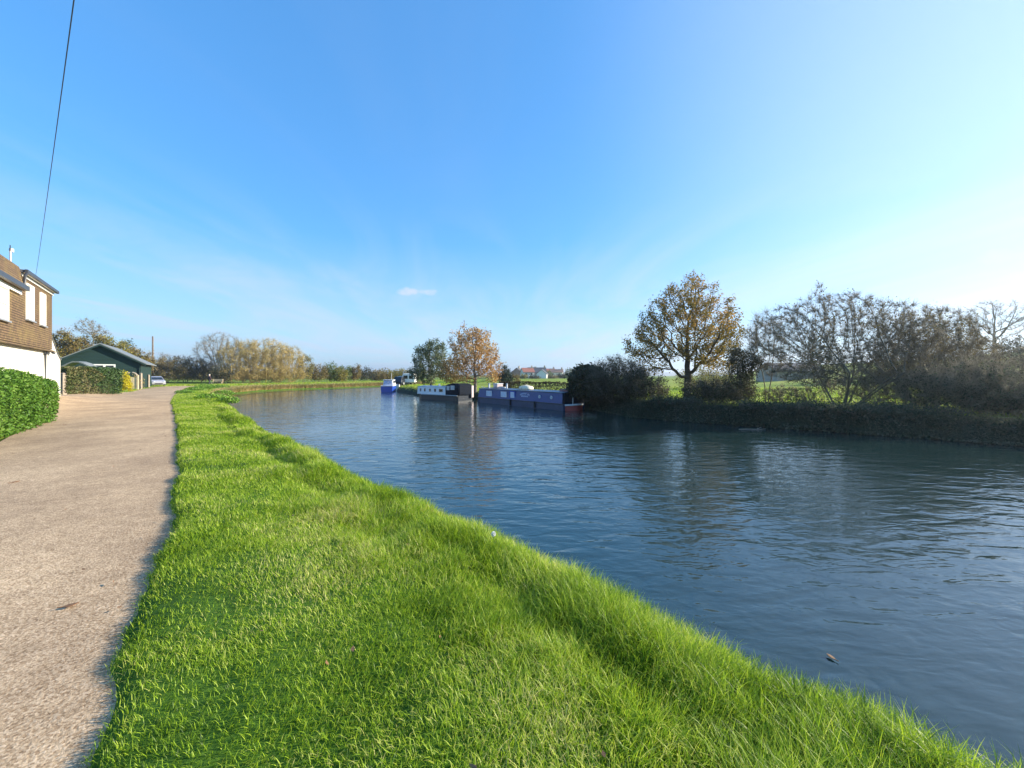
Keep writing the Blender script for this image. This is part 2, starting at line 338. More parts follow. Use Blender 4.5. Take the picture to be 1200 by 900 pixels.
s2 = n.new('ShaderNodeMath'); s2.operation = 'MULTIPLY_ADD'; l.new(z1.outputs[0], s2.inputs[0]); s2.inputs[1].default_value = .6; s2.inputs[2].default_value = 0; l.new(s2.outputs[0], s1.inputs[2])
l.new(s1.outputs[0], r1.inputs[0])
r2 = ramp(n, [(.32, (.70,.68,.67)), (.66, (1.12,1.12,1.1))]); l.new(z2.outputs[0], r2.inputs[0])
r3 = ramp(n, [(.3, (.80,.79,.78)), (.6, (1.06,1.06,1.06))]); l.new(z3.outputs[0], r3.inputs[0])
mm = n.new('ShaderNodeMix'); mm.data_type = 'RGBA'; mm.blend_type = 'MULTIPLY'; mm.inputs[0].default_value = 1; l.new(r1.outputs[0], mm.inputs[6]); l.new(r2.outputs[0], mm.inputs[7])
m3 = n.new('ShaderNodeMix'); m3.data_type = 'RGBA'; m3.blend_type = 'MULTIPLY'; m3.inputs[0].default_value = 1; l.new(mm.outputs[2], m3.inputs[6]); l.new(r3.outputs[0], m3.inputs[7])
l.new(m3.outputs[2], p.inputs['Base Color']); p.inputs['Roughness'].default_value = .92; p.inputs['Specular IOR Level'].default_value = .2
bb = n.new('ShaderNodeBump'); bb.inputs['Strength'].default_value = .75; bb.inputs['Distance'].default_value = .012
l.new(s1.outputs[0], bb.inputs['Height']); l.new(bb.outputs[0], p.inputs['Normal'])

# canal water: dark, slightly green, with wind ripples
m, n, l, p, o = new_mat('canal_water'); M['water'] = m
t = n.new('ShaderNodeTexCoord')
def mapped(rz, sc):
    k = n.new('ShaderNodeMapping'); k.inputs['Rotation'].default_value = (0, 0, R(rz)); k.inputs['Scale'].default_value = sc; l.new(t.outputs['Object'], k.inputs[0]); return k.outputs[0]
a = nz_(1.0, 2, .45, mapped(-38, (1.5, 3.3, 1))); b = nz_(1.0, 2, .5, mapped(-24, (5.0, 9.5, 1))); c = nz_(1.0, 2, .5, mapped(-50, (.3, .75, 1))); e = nz_(.09, 3, .5)
a.inputs['Distortion'].default_value = .6; b.inputs['Distortion'].default_value = .5
def mth(op, x, y, zc=None):
    k = n.new('ShaderNodeMath'); k.operation = op
    for i, v in enumerate((x, y, zc)):
        if v is None: continue
        if isinstance(v, (int, float)): k.inputs[i].default_value = v
        else: l.new(v, k.inputs[i])
    return k.outputs[0]
calm = n.new('ShaderNodeMapRange'); l.new(e.outputs[0], calm.inputs[0]); calm.inputs[1].default_value = .35; calm.inputs[2].default_value = .65; calm.inputs[3].default_value = .45; calm.inputs[4].default_value = 1.0
h = mth('MULTIPLY_ADD', b.outputs[0], .26, mth('MULTIPLY_ADD', c.outputs[0], .8, a.outputs[0]))
h = mth('MULTIPLY', h, calm.outputs[0])
bb = n.new('ShaderNodeBump'); bb.inputs['Strength'].default_value = 1.0; bb.inputs['Distance'].default_value = .040; l.new(h, bb.inputs['Height'])
p.inputs['Base Color'].default_value = (.013, .033, .031, 1); p.inputs['Roughness'].default_value = .02; p.inputs['IOR'].default_value = 1.6; p.inputs['Specular IOR Level'].default_value = .6
l.new(bb.outputs[0], p.inputs['Normal'])

# ------------------------------------------------------------------ the lie of the land
# every bank or path line is a polyline sorted by n = -0.34x + 0.94y (distance along the canal)
UX, UY = 0.94, 0.34                        # direction that crosses the canal, towards the far bank
def nco(x, y): return -UY*np.asarray(x)+UX*np.asarray(y)
class Line:
    def __init__(s, pts, smooth=1.2):
        pts = np.array(pts, float); k = nco(pts[:, 0], pts[:, 1]); o = np.argsort(k); pts, k = pts[o], k[o]
        g = np.arange(-60, 420, .1); x = np.interp(g, k, pts[:, 0]); y = np.interp(g, k, pts[:, 1])
        c = x*UX+y*UY                       # across coordinate as a function of n
        w = int(smooth/.1); ker = np.hanning(2*w+3)[1:-1]; ker /= ker.sum()
        c = np.convolve(np.pad(c, w+5, 'edge'), ker, 'same')[w+5:-(w+5)]
        s.g, s.c, s.k, s.p = g, c, k, pts
    def across(s, n):
        n = np.asarray(n, float); cc = s.p[:, 0]*UX+s.p[:, 1]*UY
        return np.where((n > -55) & (n < 415), np.interp(n, s.g, s.c), np.interp(n, s.k, cc))
def world(n, c):                           # (n, across) -> x, y   (the two axes are orthonormal)
    n = np.asarray(n, float); c = np.asarray(c, float); q = UX*UX+UY*UY
    return (c*UX-n*UY)/q, (c*UY+n*UX)/q
def g2(px, py, z): a = at(px, py, z); return (a[0], a[1])
far_line = [(-12, 125), (5, 155), (40, 200), (120, 280), (400, 520), (1500, 2000)]
lip = Line([(300, -400), (120, -120), (30, -30), (12, -9.5), (6, -2.6), (3.3, .7)] +
           [g2(*q, .03) for q in ((1200, 878), (1050, 822), (900, 758), (800, 713), (700, 664), (600, 621), (500, 582), (400, 541), (330, 509), (280, 481), (265, 470))] +
           [(-24, 33), (-31, 43), (-36.5, 53), (-38.8, 62.7), (-37.5, 70), (-33.6, 76), (-29.5, 88), (-24, 100)] + far_line)
path_r = Line([(296, -403), (100, -125), (25, -31.5), (6, -8), (.3, -.8)] +
              [g2(*q, 0) for q in ((117, 900), (150, 750), (170, 690), (187, 640), (200, 590), (207, 540), (207, 510), (202, 480), (200, 470), (207, 460), (220, 454))] +
              [(-50.8, 67), (-52.5, 76), (-51, 84), (-46, 92), (-40, 102), (-29, 124), (-12, 155), (20, 205), (100, 285), (380, 525), (1480, 2010)], 1.8)
path_l = Line([(293, -406), (97, -128), (22, -34), (3.5, -10.2), (-2.4, -2.9), (-4.2, -.7), (-7.5, 4.1), (-9.9, 7.7), (-13, 10.9), (-15.6, 14.0), (-18.6, 16.2), (-22.2, 19.3), (-26, 22.6), (-31, 28.0), (-33.4, 34), (-36.5, 39.5), (-43.5, 48.5), (-55, 64), (-58, 73), (-57.5, 83), (-51, 93), (-45, 105), (-33, 127), (-16, 158), (16, 208), (96, 290), (376, 530), (1476, 2014)], .8)
far_bank = Line([(400, -350), (90, -60), (40, -8), (24, 8)] + [g2(*q, -.75) for q in ((1200, 523), (1100, 515), (1000, 508), (900, 501), (800, 494), (740, 489))] +
                [(6.4, 25.2), (5.4, 28.2), (-1.2, 38.2), (-2.9, 39.6), (-7.6, 43), (-10.6, 47.2), (-16.5, 59), (-19, 68), (-17, 80), (-12, 95), (0, 120), (18, 148), (55, 195), (140, 280), (430, 515), (1540, 1990)], 1.0)
def sstep(a, b, x): t = np.clip((np.asarray(x, float)-a)/(b-a), 0, 1); return t*t*(3-2*t)
def left_z(x, y): return .3*sstep(3.6, 6.0, -(.78*np.asarray(x)+.63*np.asarray(y)))
def right_z(x, y):
    x = np.asarray(x, float); y = np.asarray(y, float)
    d = x*.93-y*.36                          # runs up the hillside to the right
    return 9.5*sstep(8, 112, d)*1.0+.10*np.sin(x*.21+1)*np.sin(y*.17)*sstep(2, 12, d+15)
ns = np.concatenate([np.geomspace(420, 60, 9)*-1, np.arange(-56, -8, 4), np.arange(-8, 14, .5), np.arange(14, 60, 1.), np.arange(60, 130, 2), np.geomspace(130, 2400, 26)])
def strip(name, cols, mat, smooth=True):
    """cols: list of (x array, y array, z array), one per row of vertices"""
    k, q = len(cols), len(cols[0][0]); v = np.stack([np.stack(c, 1) for c in cols]).reshape(-1, 3)
    i, j = np.meshgrid(np.arange(k-1), np.arange(q-1), indexing='ij'); i, j = i.ravel(), j.ravel()
    f = np.stack([i*q+j, i*q+j+1, (i+1)*q+j+1, (i+1)*q+j], 1)
    return fast_mesh(name, v, f, mat, smooth=smooth)
# land on the towpath side, one sheet to the horizon
cols = []
for t_, z_ in ((.45, -1.3), (-.1, -.45), (-.6, -.3), (-1.2, -.2), (-2, -.12), (-3, -.1), (-4.2, -.06), (-5.2, -.05), (-6, -.05), (-8, -.05), (-11, -.03), (-15, 0), (-22, 0), (-35, 0), (-60, 0), (-120, 0), (-300, 0), (-900, 0), (-3000, 0)):
    x, y = world(ns, lip.across(ns)+t_); cols.append((x, y, z_+left_z(x, y)*(t_ < -3)))
structure(strip('ground', cols[::-1], M['left_ground']), 'rough grass on the towpath side of the canal')
# land across the water
cols = []
for t_, z_ in ((-.35, -1.3), (.1, -.45), (.5, -.15), (1.1, -.02), (2, .0), (4, .0), (7, 0), (11, 0), (16, 0), (22, 0), (29, 0), (37, 0), (46, 0), (56, 0), (68, 0), (82, 0), (100, 0), (125, 0), (160, 0), (230, 0), (400, 0), (900, 0), (3000, 0)):
    x, y = world(ns, far_bank.across(ns)+t_); cols.append((x, y, z_+right_z(x, y)*sstep(1, 10, t_)))
structure(strip('field', cols, M['field']), 'grass field rising beyond the far bank')
bn = np.arange(-30, 130, .7); cols = []
for t_, z_ in ((-.37, -1.3), (.08, -.44), (.48, -.13), (1.1, .012), (1.9, .03)):
    x, y = world(bn, far_bank.across(bn)+t_); cols.append((x, y, z_+.0*x))
structure(strip('far_bank_soil', cols, M['soil']), 'dark earth of the far bank at the water line')
# towpath, with a drive opening in front of the cottage
pn = np.concatenate([np.arange(-40, -4, 3), np.arange(-4, 60, .4), np.arange(60, 130, 1.5)])
cols = []
for f_ in np.linspace(0, 1, 9):
    c_ = path_r.across(pn)*(1-f_)+path_l.across(pn)*f_-(.25 if f_ == 1 else 0)+(.12 if f_ == 0 else 0)
    x, y = world(pn, c_); cols.append((x, y, .012+left_z(x, y)+.02*math.sin(f_*math.pi)))
structure(strip('towpath', cols, M['path']), 'pinkish buff towpath of rolled chippings')
# canal
w = 3000.0
structure(fast_mesh('water', np.array([[-w, -w, -.75], [w, -w, -.75], [w, w, -.75], [-w, w, -.75]]), np.array([[0, 1, 2, 3]]), M['water']), 'dark rippled canal water')

rng = np.random.default_rng(7)
def vnoise(x, y, s, seed=0):
    """smooth value noise"""
    x = np.asarray(x)*s; y = np.asarray(y)*s; xi = np.floor(x).astype(int); yi = np.floor(y).astype(int); fx = x-xi; fy = y-yi
    fx = fx*fx*(3-2*fx); fy = fy*fy*(3-2*fy)
    def hsh(a, b):
        k = (a*374761393+b*668265263+seed*1442695041) & 0xffffffff; k = ((k ^ (k >> 13))*1274126177) & 0xffffffff; return ((k ^ (k >> 16)) & 0xffff)/65535.
    return (hsh(xi, yi)*(1-fx)+hsh(xi+1, yi)*fx)*(1-fy)+(hsh(xi, yi+1)*(1-fx)+hsh(xi+1, yi+1)*fx)*fy
VP = [(-.06, -.24), (0, -.20), (.06, -.09), (.15, .0), (.23, .0), (.33, -.07), (.42, .01), (.6, .05), (.9, .07), (.965, .06), (1.0, .0)]
def verge_z(x, y, v):
    v = np.asarray(v, float); vv = v+sstep(0, .12, v)*sstep(.8, .45, v)*.26*(vnoise(x, y, .55, 15)-.5)
    b = np.interp(vv, [a for a, _ in VP], [c for _, c in VP]); b = b+sstep(.14, .3, vv)*sstep(.46, .34, vv)*.09*(vnoise(x, y, .8, 16)-.25)
    e = sstep(0, .1, v)*sstep(1, .9, v)
    return b+e*(.09*(vnoise(x, y, .9, 1)-.5)*(1.3-v)+.05*(vnoise(x, y, 2.6, 2)-.5)*(1.2-v)+.02*(vnoise(x, y, 6, 3)-.5))
vn = np.concatenate([np.arange(-12, -2, 1), np.arange(-2, 16, .12), np.arange(16, 40, .4), np.arange(40, 130, 1)])
def verge_xy(n, v):
    a = lip.across(n); b = path_r.across(n); wob = .09*(vnoise(n, n*0, .35, 5)-.5)+.07*(vnoise(n, n*0, 1.4, 6)-.5)+.06*(vnoise(n, n*0, 5, 9)-.5)
    wid = np.minimum(a-(b+wob), 6.5); return world(n, a-wid*v)
cols = []
for v_ in np.concatenate([[-.07, -.03], np.linspace(0, 1, 40)]):
    x, y = verge_xy(vn, np.full_like(vn, v_)); z = verge_z(x, y, np.full_like(vn, v_))
    if v_ < -.05: z = z-1.1
    cols.append((x, y, z))
structure(strip('verge_ground', cols[::-1], M['turf']), 'raised soil of the grass verge')

def blades(n_, v_, length, width, lean, rng):
    """mesh of grass blades rooted on the verge: curved three-part ribbons"""
    k = len(n_); x, y = verge_xy(n_, v_); z = verge_z(x, y, v_)-.01
    return ribbon(x, y, z, length, width, lean, rng)
def ribbon(x, y, z, length, width, lean, rng, bias=(.35, -.5)):
    k = len(x); th = rng.uniform(0, 2*np.pi, k); cw = 9.4*vnoise(x, y, 1.9, 31); dx, dy = np.cos(th)*1.0+np.cos(cw)*.45+bias[0]*.5, np.sin(th)*1.0+np.sin(cw)*.45+bias[1]*.5
    q = np.hypot(dx, dy)+1e-6; dx, dy = dx/q, dy/q; sx, sy = -dy, dx
    ph = rng.uniform(-.7, .7, k); sx, sy = sx*np.cos(ph)-sy*np.sin(ph), sx*np.sin(ph)+sy*np.cos(ph)
    V = np.empty((k, 7, 3)); t = (0, .4, .75, 1.0); wd_ = (1, .9, .6, 0)
    for i in range(4):
        out = lean*length*t[i]**1.8; up = length*t[i]*np.sqrt(np.maximum(.12, 1-(lean*t[i])**2*.8))
        px, py, pz = x+dx*out, y+dy*out, z+up
        if i < 3:
            V[:, 2*i] = np.stack([px-sx*width*wd_[i]/2, py-sy*width*wd_[i]/2, pz], 1); V[:, 2*i+1] = np.stack([px+sx*width*wd_[i]/2, py+sy*width*wd_[i]/2, pz], 1)
        else: V[:, 6] = np.stack([px, py, pz], 1)
    b = (np.arange(k)*7)[:, None]
    return V.reshape(-1, 3), [np.concatenate([b+np.array([[0, 1, 3, 2]]), b+np.array([[2, 3, 5, 4]])]), b+np.array([[4, 5, 6]])]
def scatter_verge(nmin, nmax, dens, rng):
    area = (nmax-nmin)*3.05; k = int(area*dens); return rng.uniform(nmin, nmax, k), rng.uniform(-.005, 1.0, k)
Vs, Fq, Ft, off = [], [], [], 0
def put(V, Fs):
    global off
    Vs.append(V); Fq.append(Fs[0]+off); Ft.append(Fs[1]+off); off += len(V)
for a_, b_ in ((-1.2, 1), (1, 2), (2, 3), (3, 4.5), (4.5, 6.5), (6.5, 9), (9, 13), (13, 18), (18, 26), (26, 40), (40, 70), (70, 110)):
    d_ = max(1.7, (a_+b_)/2*.85); dens = 14000*min(1, (2.3/d_))**1.25 if d_ < 20 else 420*(20/d_)**1.3
    n_, v_ = scatter_verge(a_, b_, dens, rng); x, y = verge_xy(n_, v_)
    tuft = vnoise(x, y, 1.5, 11)*.6+vnoise(x, y, 4, 12)*.4
    keep = rng.uniform(0, 1, len(n_)) < .28+1.05*tuft; n_, v_, x, y, tuft = n_[keep], v_[keep], x[keep], y[keep], tuft[keep]
    lush = sstep(.62, .12, v_+.25*(vnoise(x, y, .8, 13)-.5))
    ln = (.035+.03*tuft+lush*(.05+.17*tuft**1.7))*rng.uniform(.6, 1.3, len(n_))*(.75+.25*sstep(0, .05, v_))
    wd_ = .0034*max(1, d_/2.6)**.85*rng.uniform(.7, 1.35, len(n_))
    put(*blades(n_, v_, ln, wd_, rng.uniform(.25, 1.0, len(n_)), rng))
g = fast_mesh('grass', np.concatenate(Vs), [np.concatenate(Fq), np.concatenate(Ft)], M['grass'])
tag(g, 'bright green grass of the verge, short by the path and long by the water', 'grass', kind='stuff')

# ------------------------------------------------------------------ trees and shrubs
def colonize(rng, pts, nodes, par, step, infl, kill, trop=.08, jit=.18, max_it=140, max_nodes=6000):
    """grow branches from NODES towards the attraction points PTS (space colonisation)"""
    nodes = [np.array(q, float) for q in nodes]; par = list(par); kids = [0]*len(nodes)
    P = pts.copy(); nd = np.full(len(P), 1e9); ni = np.zeros(len(P), int)
    def upd(i0):
        nonlocal nd, ni
        A = np.array(nodes[i0:]); D = np.linalg.norm(P[:, None]-A[None], axis=2); j = D.argmin(1); d = D[np.arange(len(P)), j]
        b = d < nd; nd = np.where(b, d, nd); ni = np.where(b, j+i0, ni)
    upd(0)
    for it in range(max_it):
        keep = nd > kill; P, nd, ni = P[keep], nd[keep], ni[keep]
        sel = nd < infl*(3 if it < 12 else 1)
        if not sel.any() or len(nodes) > max_nodes: break
        ids = ni[sel]; NA = np.array(nodes); dv = P[sel]-NA[ids]; dv /= np.linalg.norm(dv, axis=1)[:, None]+1e-9
        u, inv = np.unique(ids, return_inverse=True); S = np.zeros((len(u), 3)); np.add.at(S, inv, dv)
        S /= np.linalg.norm(S, axis=1)[:, None]+1e-9; S += rng.normal(0, jit, S.shape); S[:, 2] += trop; S /= np.linalg.norm(S, axis=1)[:, None]+1e-9
        i0 = len(nodes)
        for q, s_ in zip(u, S):
            if kids[q] >= 3: continue
            kids[q] += 1; nodes.append(NA[q]+s_*step); par.append(int(q)); kids.append(0)
        if len(nodes) == i0: break
        upd(i0)
    return np.array(nodes), np.array(par)
def limb_mesh(mb_v, mb_f, nodes, par, rad, rmin):
    """tubes along every branch whose radius is at least rmin"""
    n = len(nodes); ch = [[] for _ in range(n)]
    for i in range(n):
        if par[i] >= 0: ch[par[i]].append(i)
    off = sum(len(v) for v in mb_v); start = [(i, None) for i in range(n) if par[i] < 0]
    while start:
        i, p = start.pop(); chain = [p, i] if p is not None else [i]
        first = len(chain)-1
        while True:
            c = sorted(ch[chain[-1]], key=lambda q: -rad[q])
            if not c: break
            for q in c[1:]: start.append((q, chain[-1]))
            chain.append(c[0])
        rr = rad[chain].copy()
        if p is not None: rr[0] = rr[1] if len(rr) > 1 else rr[0]
        k = int((rr >= rmin).sum()) if rmin > 0 else len(rr)
        chain, rr = chain[:max(k, 0)], rr[:max(k, 0)]
        if len(chain) < 2: continue
        pts = nodes[chain]; sides = 8 if rr[0] > .08 else (5 if rr[0] > .025 else 3)
        t = np.gradient(pts, axis=0); t /= np.linalg.norm(t, axis=1)[:, None]+1e-9
        ref = np.array([1., .3, 0]) if abs(t[0, 2]) > .8 else np.array([0, 0, 1.])
        a = np.cross(t, ref); a /= np.linalg.norm(a, axis=1)[:, None]+1e-9; b = np.cross(t, a)
        th = np.arange(sides)*2*np.pi/sides
        v = (pts[:, None]+rr[:, None, None]*(np.cos(th)[None, :, None]*a[:, None]+np.sin(th)[None, :, None]*b[:, None])).reshape(-1, 3)
        i_, j_ = np.meshgrid(np.arange(len(pts)-1), np.arange(sides), indexing='ij'); i_, j_ = i_.ravel(), j_.ravel(); k_ = (j_+1) % sides
        mb_f.append(np.stack([i_*sides+j_, i_*sides+k_, (i_+1)*sides+k_, (i_+1)*sides+j_], 1)+off); mb_v.append(v); off += len(v)
def twig_mesh(P, D, ln, r):
    """thin bent three-sided twigs starting at P, heading D"""
    k = len(P); D = D/(np.linalg.norm(D, axis=1)[:, None]+1e-9)
    ref = np.where(np.abs(D[:, 2:3]) > .8, np.array([[1., 0, 0]]), np.array([[0, 0, 1.]])); a = np.cross(D, ref); a /= np.linalg.norm(a, axis=1)[:, None]+1e-9; b = np.cross(D, a)
    mid = P+D*(ln*.5)[:, None]+a*(ln*.06)[:, None]; end = P+D*ln[:, None]+np.array([[0, 0, 1.]])*(ln*.08)[:, None]
    V = np.empty((k, 7, 3))
    for j in range(3):
        th = 2*math.pi*j/3; o_ = math.cos(th)*a+math.sin(th)*b
        V[:, j] = P+o_*r[:, None]; V[:, 3+j] = mid+o_*(r*.7)[:, None]
    V[:, 6] = end; base = (np.arange(k)*7)[:, None]
    q = np.concatenate([base+np.array([[j, (j+1) % 3, 3+(j+1) % 3, 3+j]]) for j in range(3)]); t = np.concatenate([base+np.array([[3+j, 3+(j+1) % 3, 6]]) for j in range(3)])
    return V.reshape(-1, 3), q, t
def leaf_mesh(P, size, rng, droop=0.0, aspect=.62):
    """small pointed leaf faces, each folded a little along its rib"""
    k = len(P); d = rng.normal(0, 1, (k, 3)); d[:, 2] = d[:, 2]*.7-droop; d /= np.linalg.norm(d, axis=1)[:, None]+1e-9
    s_ = np.cross(d, rng.normal(0, 1, (k, 3))); s_ /= np.linalg.norm(s_, axis=1)[:, None]+1e-9; nrm = np.cross(d, s_)
    L_ = size[:, None]; V = np.empty((k, 4, 3))
    V[:, 0] = P-d*L_*.5; V[:, 1] = P+s_*L_*aspect*.5+nrm*L_*.08; V[:, 2] = P+d*L_*.5; V[:, 3] = P-s_*L_*aspect*.5+nrm*L_*.08
    b = (np.arange(k)*4)[:, None]
    return V.reshape(-1, 3), np.concatenate([b+np.array([[0, 1, 2]]), b+np.array([[0, 2, 3]])])
def in_lobes(rng, lobes, k, shell=.0):
    """random points in a union of ellipsoids (cx,cy,cz,rx,ry,rz)"""
    lobes = np.array(lobes, float); vol = lobes[:, 3]*lobes[:, 4]*lobes[:, 5]; w_ = rng.choice(len(lobes), k, p=vol/vol.sum())
    d = rng.normal(0, 1, (k, 3)); d /= np.linalg.norm(d, axis=1)[:, None]; r = (shell+(1-shell)*rng.uniform(0, 1, k))**(1/3.)
    return lobes[w_, :3]+d*r[:, None]*lobes[w_, 3:]
def tree(name, label, cat, loc, lobes, *, trunk_h=1.5, stems=1, spread=.25, attr=700, step=.25, seed=1, wood='bark', crown='oak', leaves=5000, leaf=.14,
         twigs=0, twig_len=.5, twig_r=.006, trunk_r=None, tip=.008, group=None, lean=(0, 0), low=0.0, droop=0, sig=1.0, jit=.18, splay=None, base_z=None, expo=2.25, trop=.08, wood_name='trunk'):
    """an Empty at the foot > trunk (with its limbs) and crown (leaves, or fine twigs on a bare tree)"""
    r_ = np.random.default_rng(seed)
    root = empty(name, loc); tag(root, label, cat, group)
    pts = in_lobes(r_, lobes, attr); pts = pts[pts[:, 2] > low]
    nodes, par = [], []
    for s_ in range(stems):
        a = r_.uniform(0, 6.28); rr = 0 if stems == 1 else spread*r_.uniform(.2, 1); x0, y0 = rr*math.cos(a), rr*math.sin(a)
        k = max(2, int(trunk_h/step)); wob = r_.normal(0, .03, 2)
        for i in range(k+1):
            f_ = i/k; so = (splay or spread*1.2)*(0 if stems == 1 else f_**1.15)*(.5+.5*rr/max(spread, .01)); nodes.append((x0+math.cos(a)*so+lean[0]*f_+wob[0]*math.sin(f_*4), y0+math.sin(a)*so+lean[1]*f_+wob[1]*math.sin(f_*5), -.15+(trunk_h+.15)*f_)); par.append(-1 if i == 0 else len(nodes)-2)
    nodes, par = colonize(r_, pts, nodes, par, step, step*6, step*1.6, trop=trop, jit=jit)
    n = len(nodes); tips = np.ones(n); isl = np.ones(n, bool); isl[par[par >= 0]] = False
    acc = np.where(isl, 1.0, 0.0)
    for i in range(n-1, -1, -1):
        if par[i] >= 0: acc[par[i]] += acc[i]
    rad = tip*np.maximum(acc, 1)**(1/expo)
    if trunk_r: rad = tip+(rad-tip)*(trunk_r-tip)/max(1e-6, rad.max()-tip)
    for i in range(n):                                      # root flare
        if nodes[i, 2] < .35: rad[i] *= 1+.5*(.35-max(nodes[i, 2], -.15))/.5
    V, Fs = [], []; limb_mesh(V, Fs, nodes, par, rad, 0)
    fast_mesh(wood_name, np.concatenate(V), np.concatenate(Fs), M[wood], root, smooth=True)
    thin = np.where(rad < max(tip*2.6, np.percentile(rad, 72)))[0]; thin = thin[nodes[thin, 2] > trunk_h*.6]
    if twigs:
        i = r_.choice(thin, twigs); d0 = nodes[i]-nodes[np.maximum(par[i], 0)]; d0 /= np.linalg.norm(d0, axis=1)[:, None]+1e-9
        d = d0*.8+r_.normal(0, .55, (twigs, 3)); d[:, 2] += .15
        tv, tq, tt = twig_mesh(nodes[i], d, twig_len*r_.uniform(.4, 1.3, twigs), np.full(twigs, twig_r)*r_.uniform(.6, 1.2, twigs))
        tm = wood if isinstance(twigs, int) and not crown.startswith('twig') else crown
        if leaves == 0: fast_mesh('crown', tv, [tq, tt], M[tm], root)
        else: fast_mesh('twigs', tv, [tq, tt], M[tm], root)
    if leaves:
        i = r_.choice(thin, leaves); P = nodes[i]+r_.normal(0, step*.75*sig, (leaves, 3))
        P = P[P[:, 2] > max(low*.6, .02)]
        lv, lf = leaf_mesh(P, leaf*r_.uniform(.55, 1.35, len(P)), r_, droop)
        fast_mesh('crown', lv, lf, M[crown if not crown.startswith('twig') else ('straw_leaf' if crown == 'twig_gold' else 'brown_leaf')], root)
    return root
def gz(x, y): return float(right_z(x, y)) if x*UX+y*UY > float(far_bank.across(nco(x, y)))+2 else 0.0
def foot(px, d, z=None):
    x = (px-600)/F*d
    if z is None: z = gz(x, d)
    return (x, d, z)
def hgt(py, d, z=0): return EYE+(HZ-py)*d/F-z
def wid(px, d): return px*d/F

# --- the oak on the far bank
d = 27; f_ = foot(806, d); H = hgt(319, d, f_[2]); r_ = wid(1, d)
oak = tree('oak_tree', 'broad oak with thinning bronze leaves, tallest tree on the far bank', 'tree', f_,
     [(-.1, 0, H*.56, 3.3, 3.0, H*.27), (-2.6, 0, H*.42, 1.9, 2.0, 1.25), (2.2, .2, H*.47, 1.8, 2, 1.5), (0, 0, H*.80, 1.9, 1.9, H*.2), (-2.4, -.3, H*.30, 1.7, 1.5, 1.0), (2.3, 0, H*.31, 1.6, 1.5, 1.0), (.2, -1.5, H*.34, 1.6, 1.2, .9), (1.7, -.3, H*.68, 1.6, 1.6, 1.3), (-1.6, 0, H*.68, 1.6, 1.6, 1.3)],
     trunk_h=1.7, attr=1500, step=.26, seed=11, wood='bark', crown='oak', leaves=24000, leaf=.12, tip=.009, trunk_r=.22, twigs=2500, twig_len=.4, sig=.75)
# --- trees behind the moored boats
d = 41; f_ = foot(557, d); H = hgt(379, d)
tree('autumn_tree', 'round orange autumn tree behind the gap between the two narrowboats', 'tree', f_,
     [(0, 0, H*.55, 2.6, 2.6, H*.33), (-1.0, 0, H*.72, 1.9, 1.9, H*.27), (1.2, 0, H*.42, 1.9, 1.9, 1.6), (-1.8, .2, H*.36, 1.6, 1.6, 1.4), (1.7, 0, H*.24, 1.4, 1.4, .9), (-.6, 0, H*.22, 1.5, 1.4, .8), (.3, 0, H*.8, 1.5, 1.5, H*.19)],
     trunk_h=1.5, attr=1100, step=.27, seed=21, wood='bark_grey', crown='orange', leaves=9500, leaf=.17, trunk_r=.17, sig=.8)
d = 50; f_ = foot(505, d); H = hgt(392, d)
tree('grey_green_tree', 'rounded grey-green tree with thinning leaves left of the orange tree', 'tree', f_,
     [(-.2, 0, H*.52, 2.1, 2.1, H*.36), (-.5, 0, H*.3, 2.0, 2.0, H*.26), (.5, 0, H*.72, 1.5, 1.5, H*.25)],
     trunk_h=1.0, attr=900, step=.27, seed=31, wood='bark_grey', crown='sage', leaves=12000, leaf=.16, trunk_r=.15, sig=.8)
d = 46; f_ = foot(527, d); H = hgt(416, d)
tree('brown_shrub', 'rust-brown low tree between the grey-green and orange trees', 'tree', f_, [(0, 0, H*.55, 1.5, 1.4, H*.42)], trunk_h=.5, stems=3, attr=350, step=.25, seed=33, wood='twig', crown='brown_leaf', leaves=3000, leaf=.16)
d = 72; f_ = foot(592, d); H = hgt(428, d)
tree('conifer', 'dark conical evergreen just right of the orange tree', 'tree', f_, [(0, 0, H*.38, 1.5, 1.5, H*.36), (0, 0, H*.72, .8, .8, H*.28)], trunk_h=.6, attr=350, step=.22, seed=35, wood='twig_dark', crown='conifer', leaves=3800, leaf=.2)
d = 75; f_ = foot(604, d); H = hgt(438, d)
tree('pale_shrub', 'small tawny shrub beside the dark conical evergreen', 'shrub', f_, [(0, 0, H*.5, 1.1, 1, H*.5)], trunk_h=.3, stems=3, attr=150, step=.22, seed=36, wood='twig', crown='brown_leaf', leaves=900, leaf=.18)
d = 125; f_ = foot(668, d); H = hgt(431, d, f_[2])
tree('hedgerow_tree', 'pale green bushy tree in the field beyond the blue narrowboat', 'tree', f_, [(0, 0, H*.5, 1.9, 1.9, H*.5)], trunk_h=.5, stems=3, attr=200, step=.35, seed=37, wood='twig', crown='sage', leaves=1500, leaf=.3)

# --- scrub on the far bank
def shrub(label, px, d, top, w, seed, wood='twig_dark', crown='dark_leaf', leaves=6000, leaf=.085, twigs=3000, lob=None, attr=700, name='bush', cat='bush', step=.2, tl=.45, low=.05, group=None, stems=7, z=None, tr=.006, depth=1.0):
    f_ = foot(px, d, z); H = max(.26, hgt(top, d, f_[2])); W = wid(w, d)/2
    lobes = lob(W, H) if lob else [(0, 0, H*.48, W, W*depth, H*.52), (W*.4, -W*.2, H*.35, W*.7, W*.7*depth, H*.4), (-W*.45, W*.1, H*.38, W*.6, W*.7*depth, H*.4)]
    return tree(name, label, cat, f_, lobes, trunk_h=min(.4, H*.2), stems=stems, spread=W*.35, attr=attr, step=step, seed=seed, wood=wood, crown=crown, leaves=leaves, leaf=leaf, twigs=twigs, twig_len=tl, twig_r=tr, tip=.007, low=low, group=group, wood_name='stems')
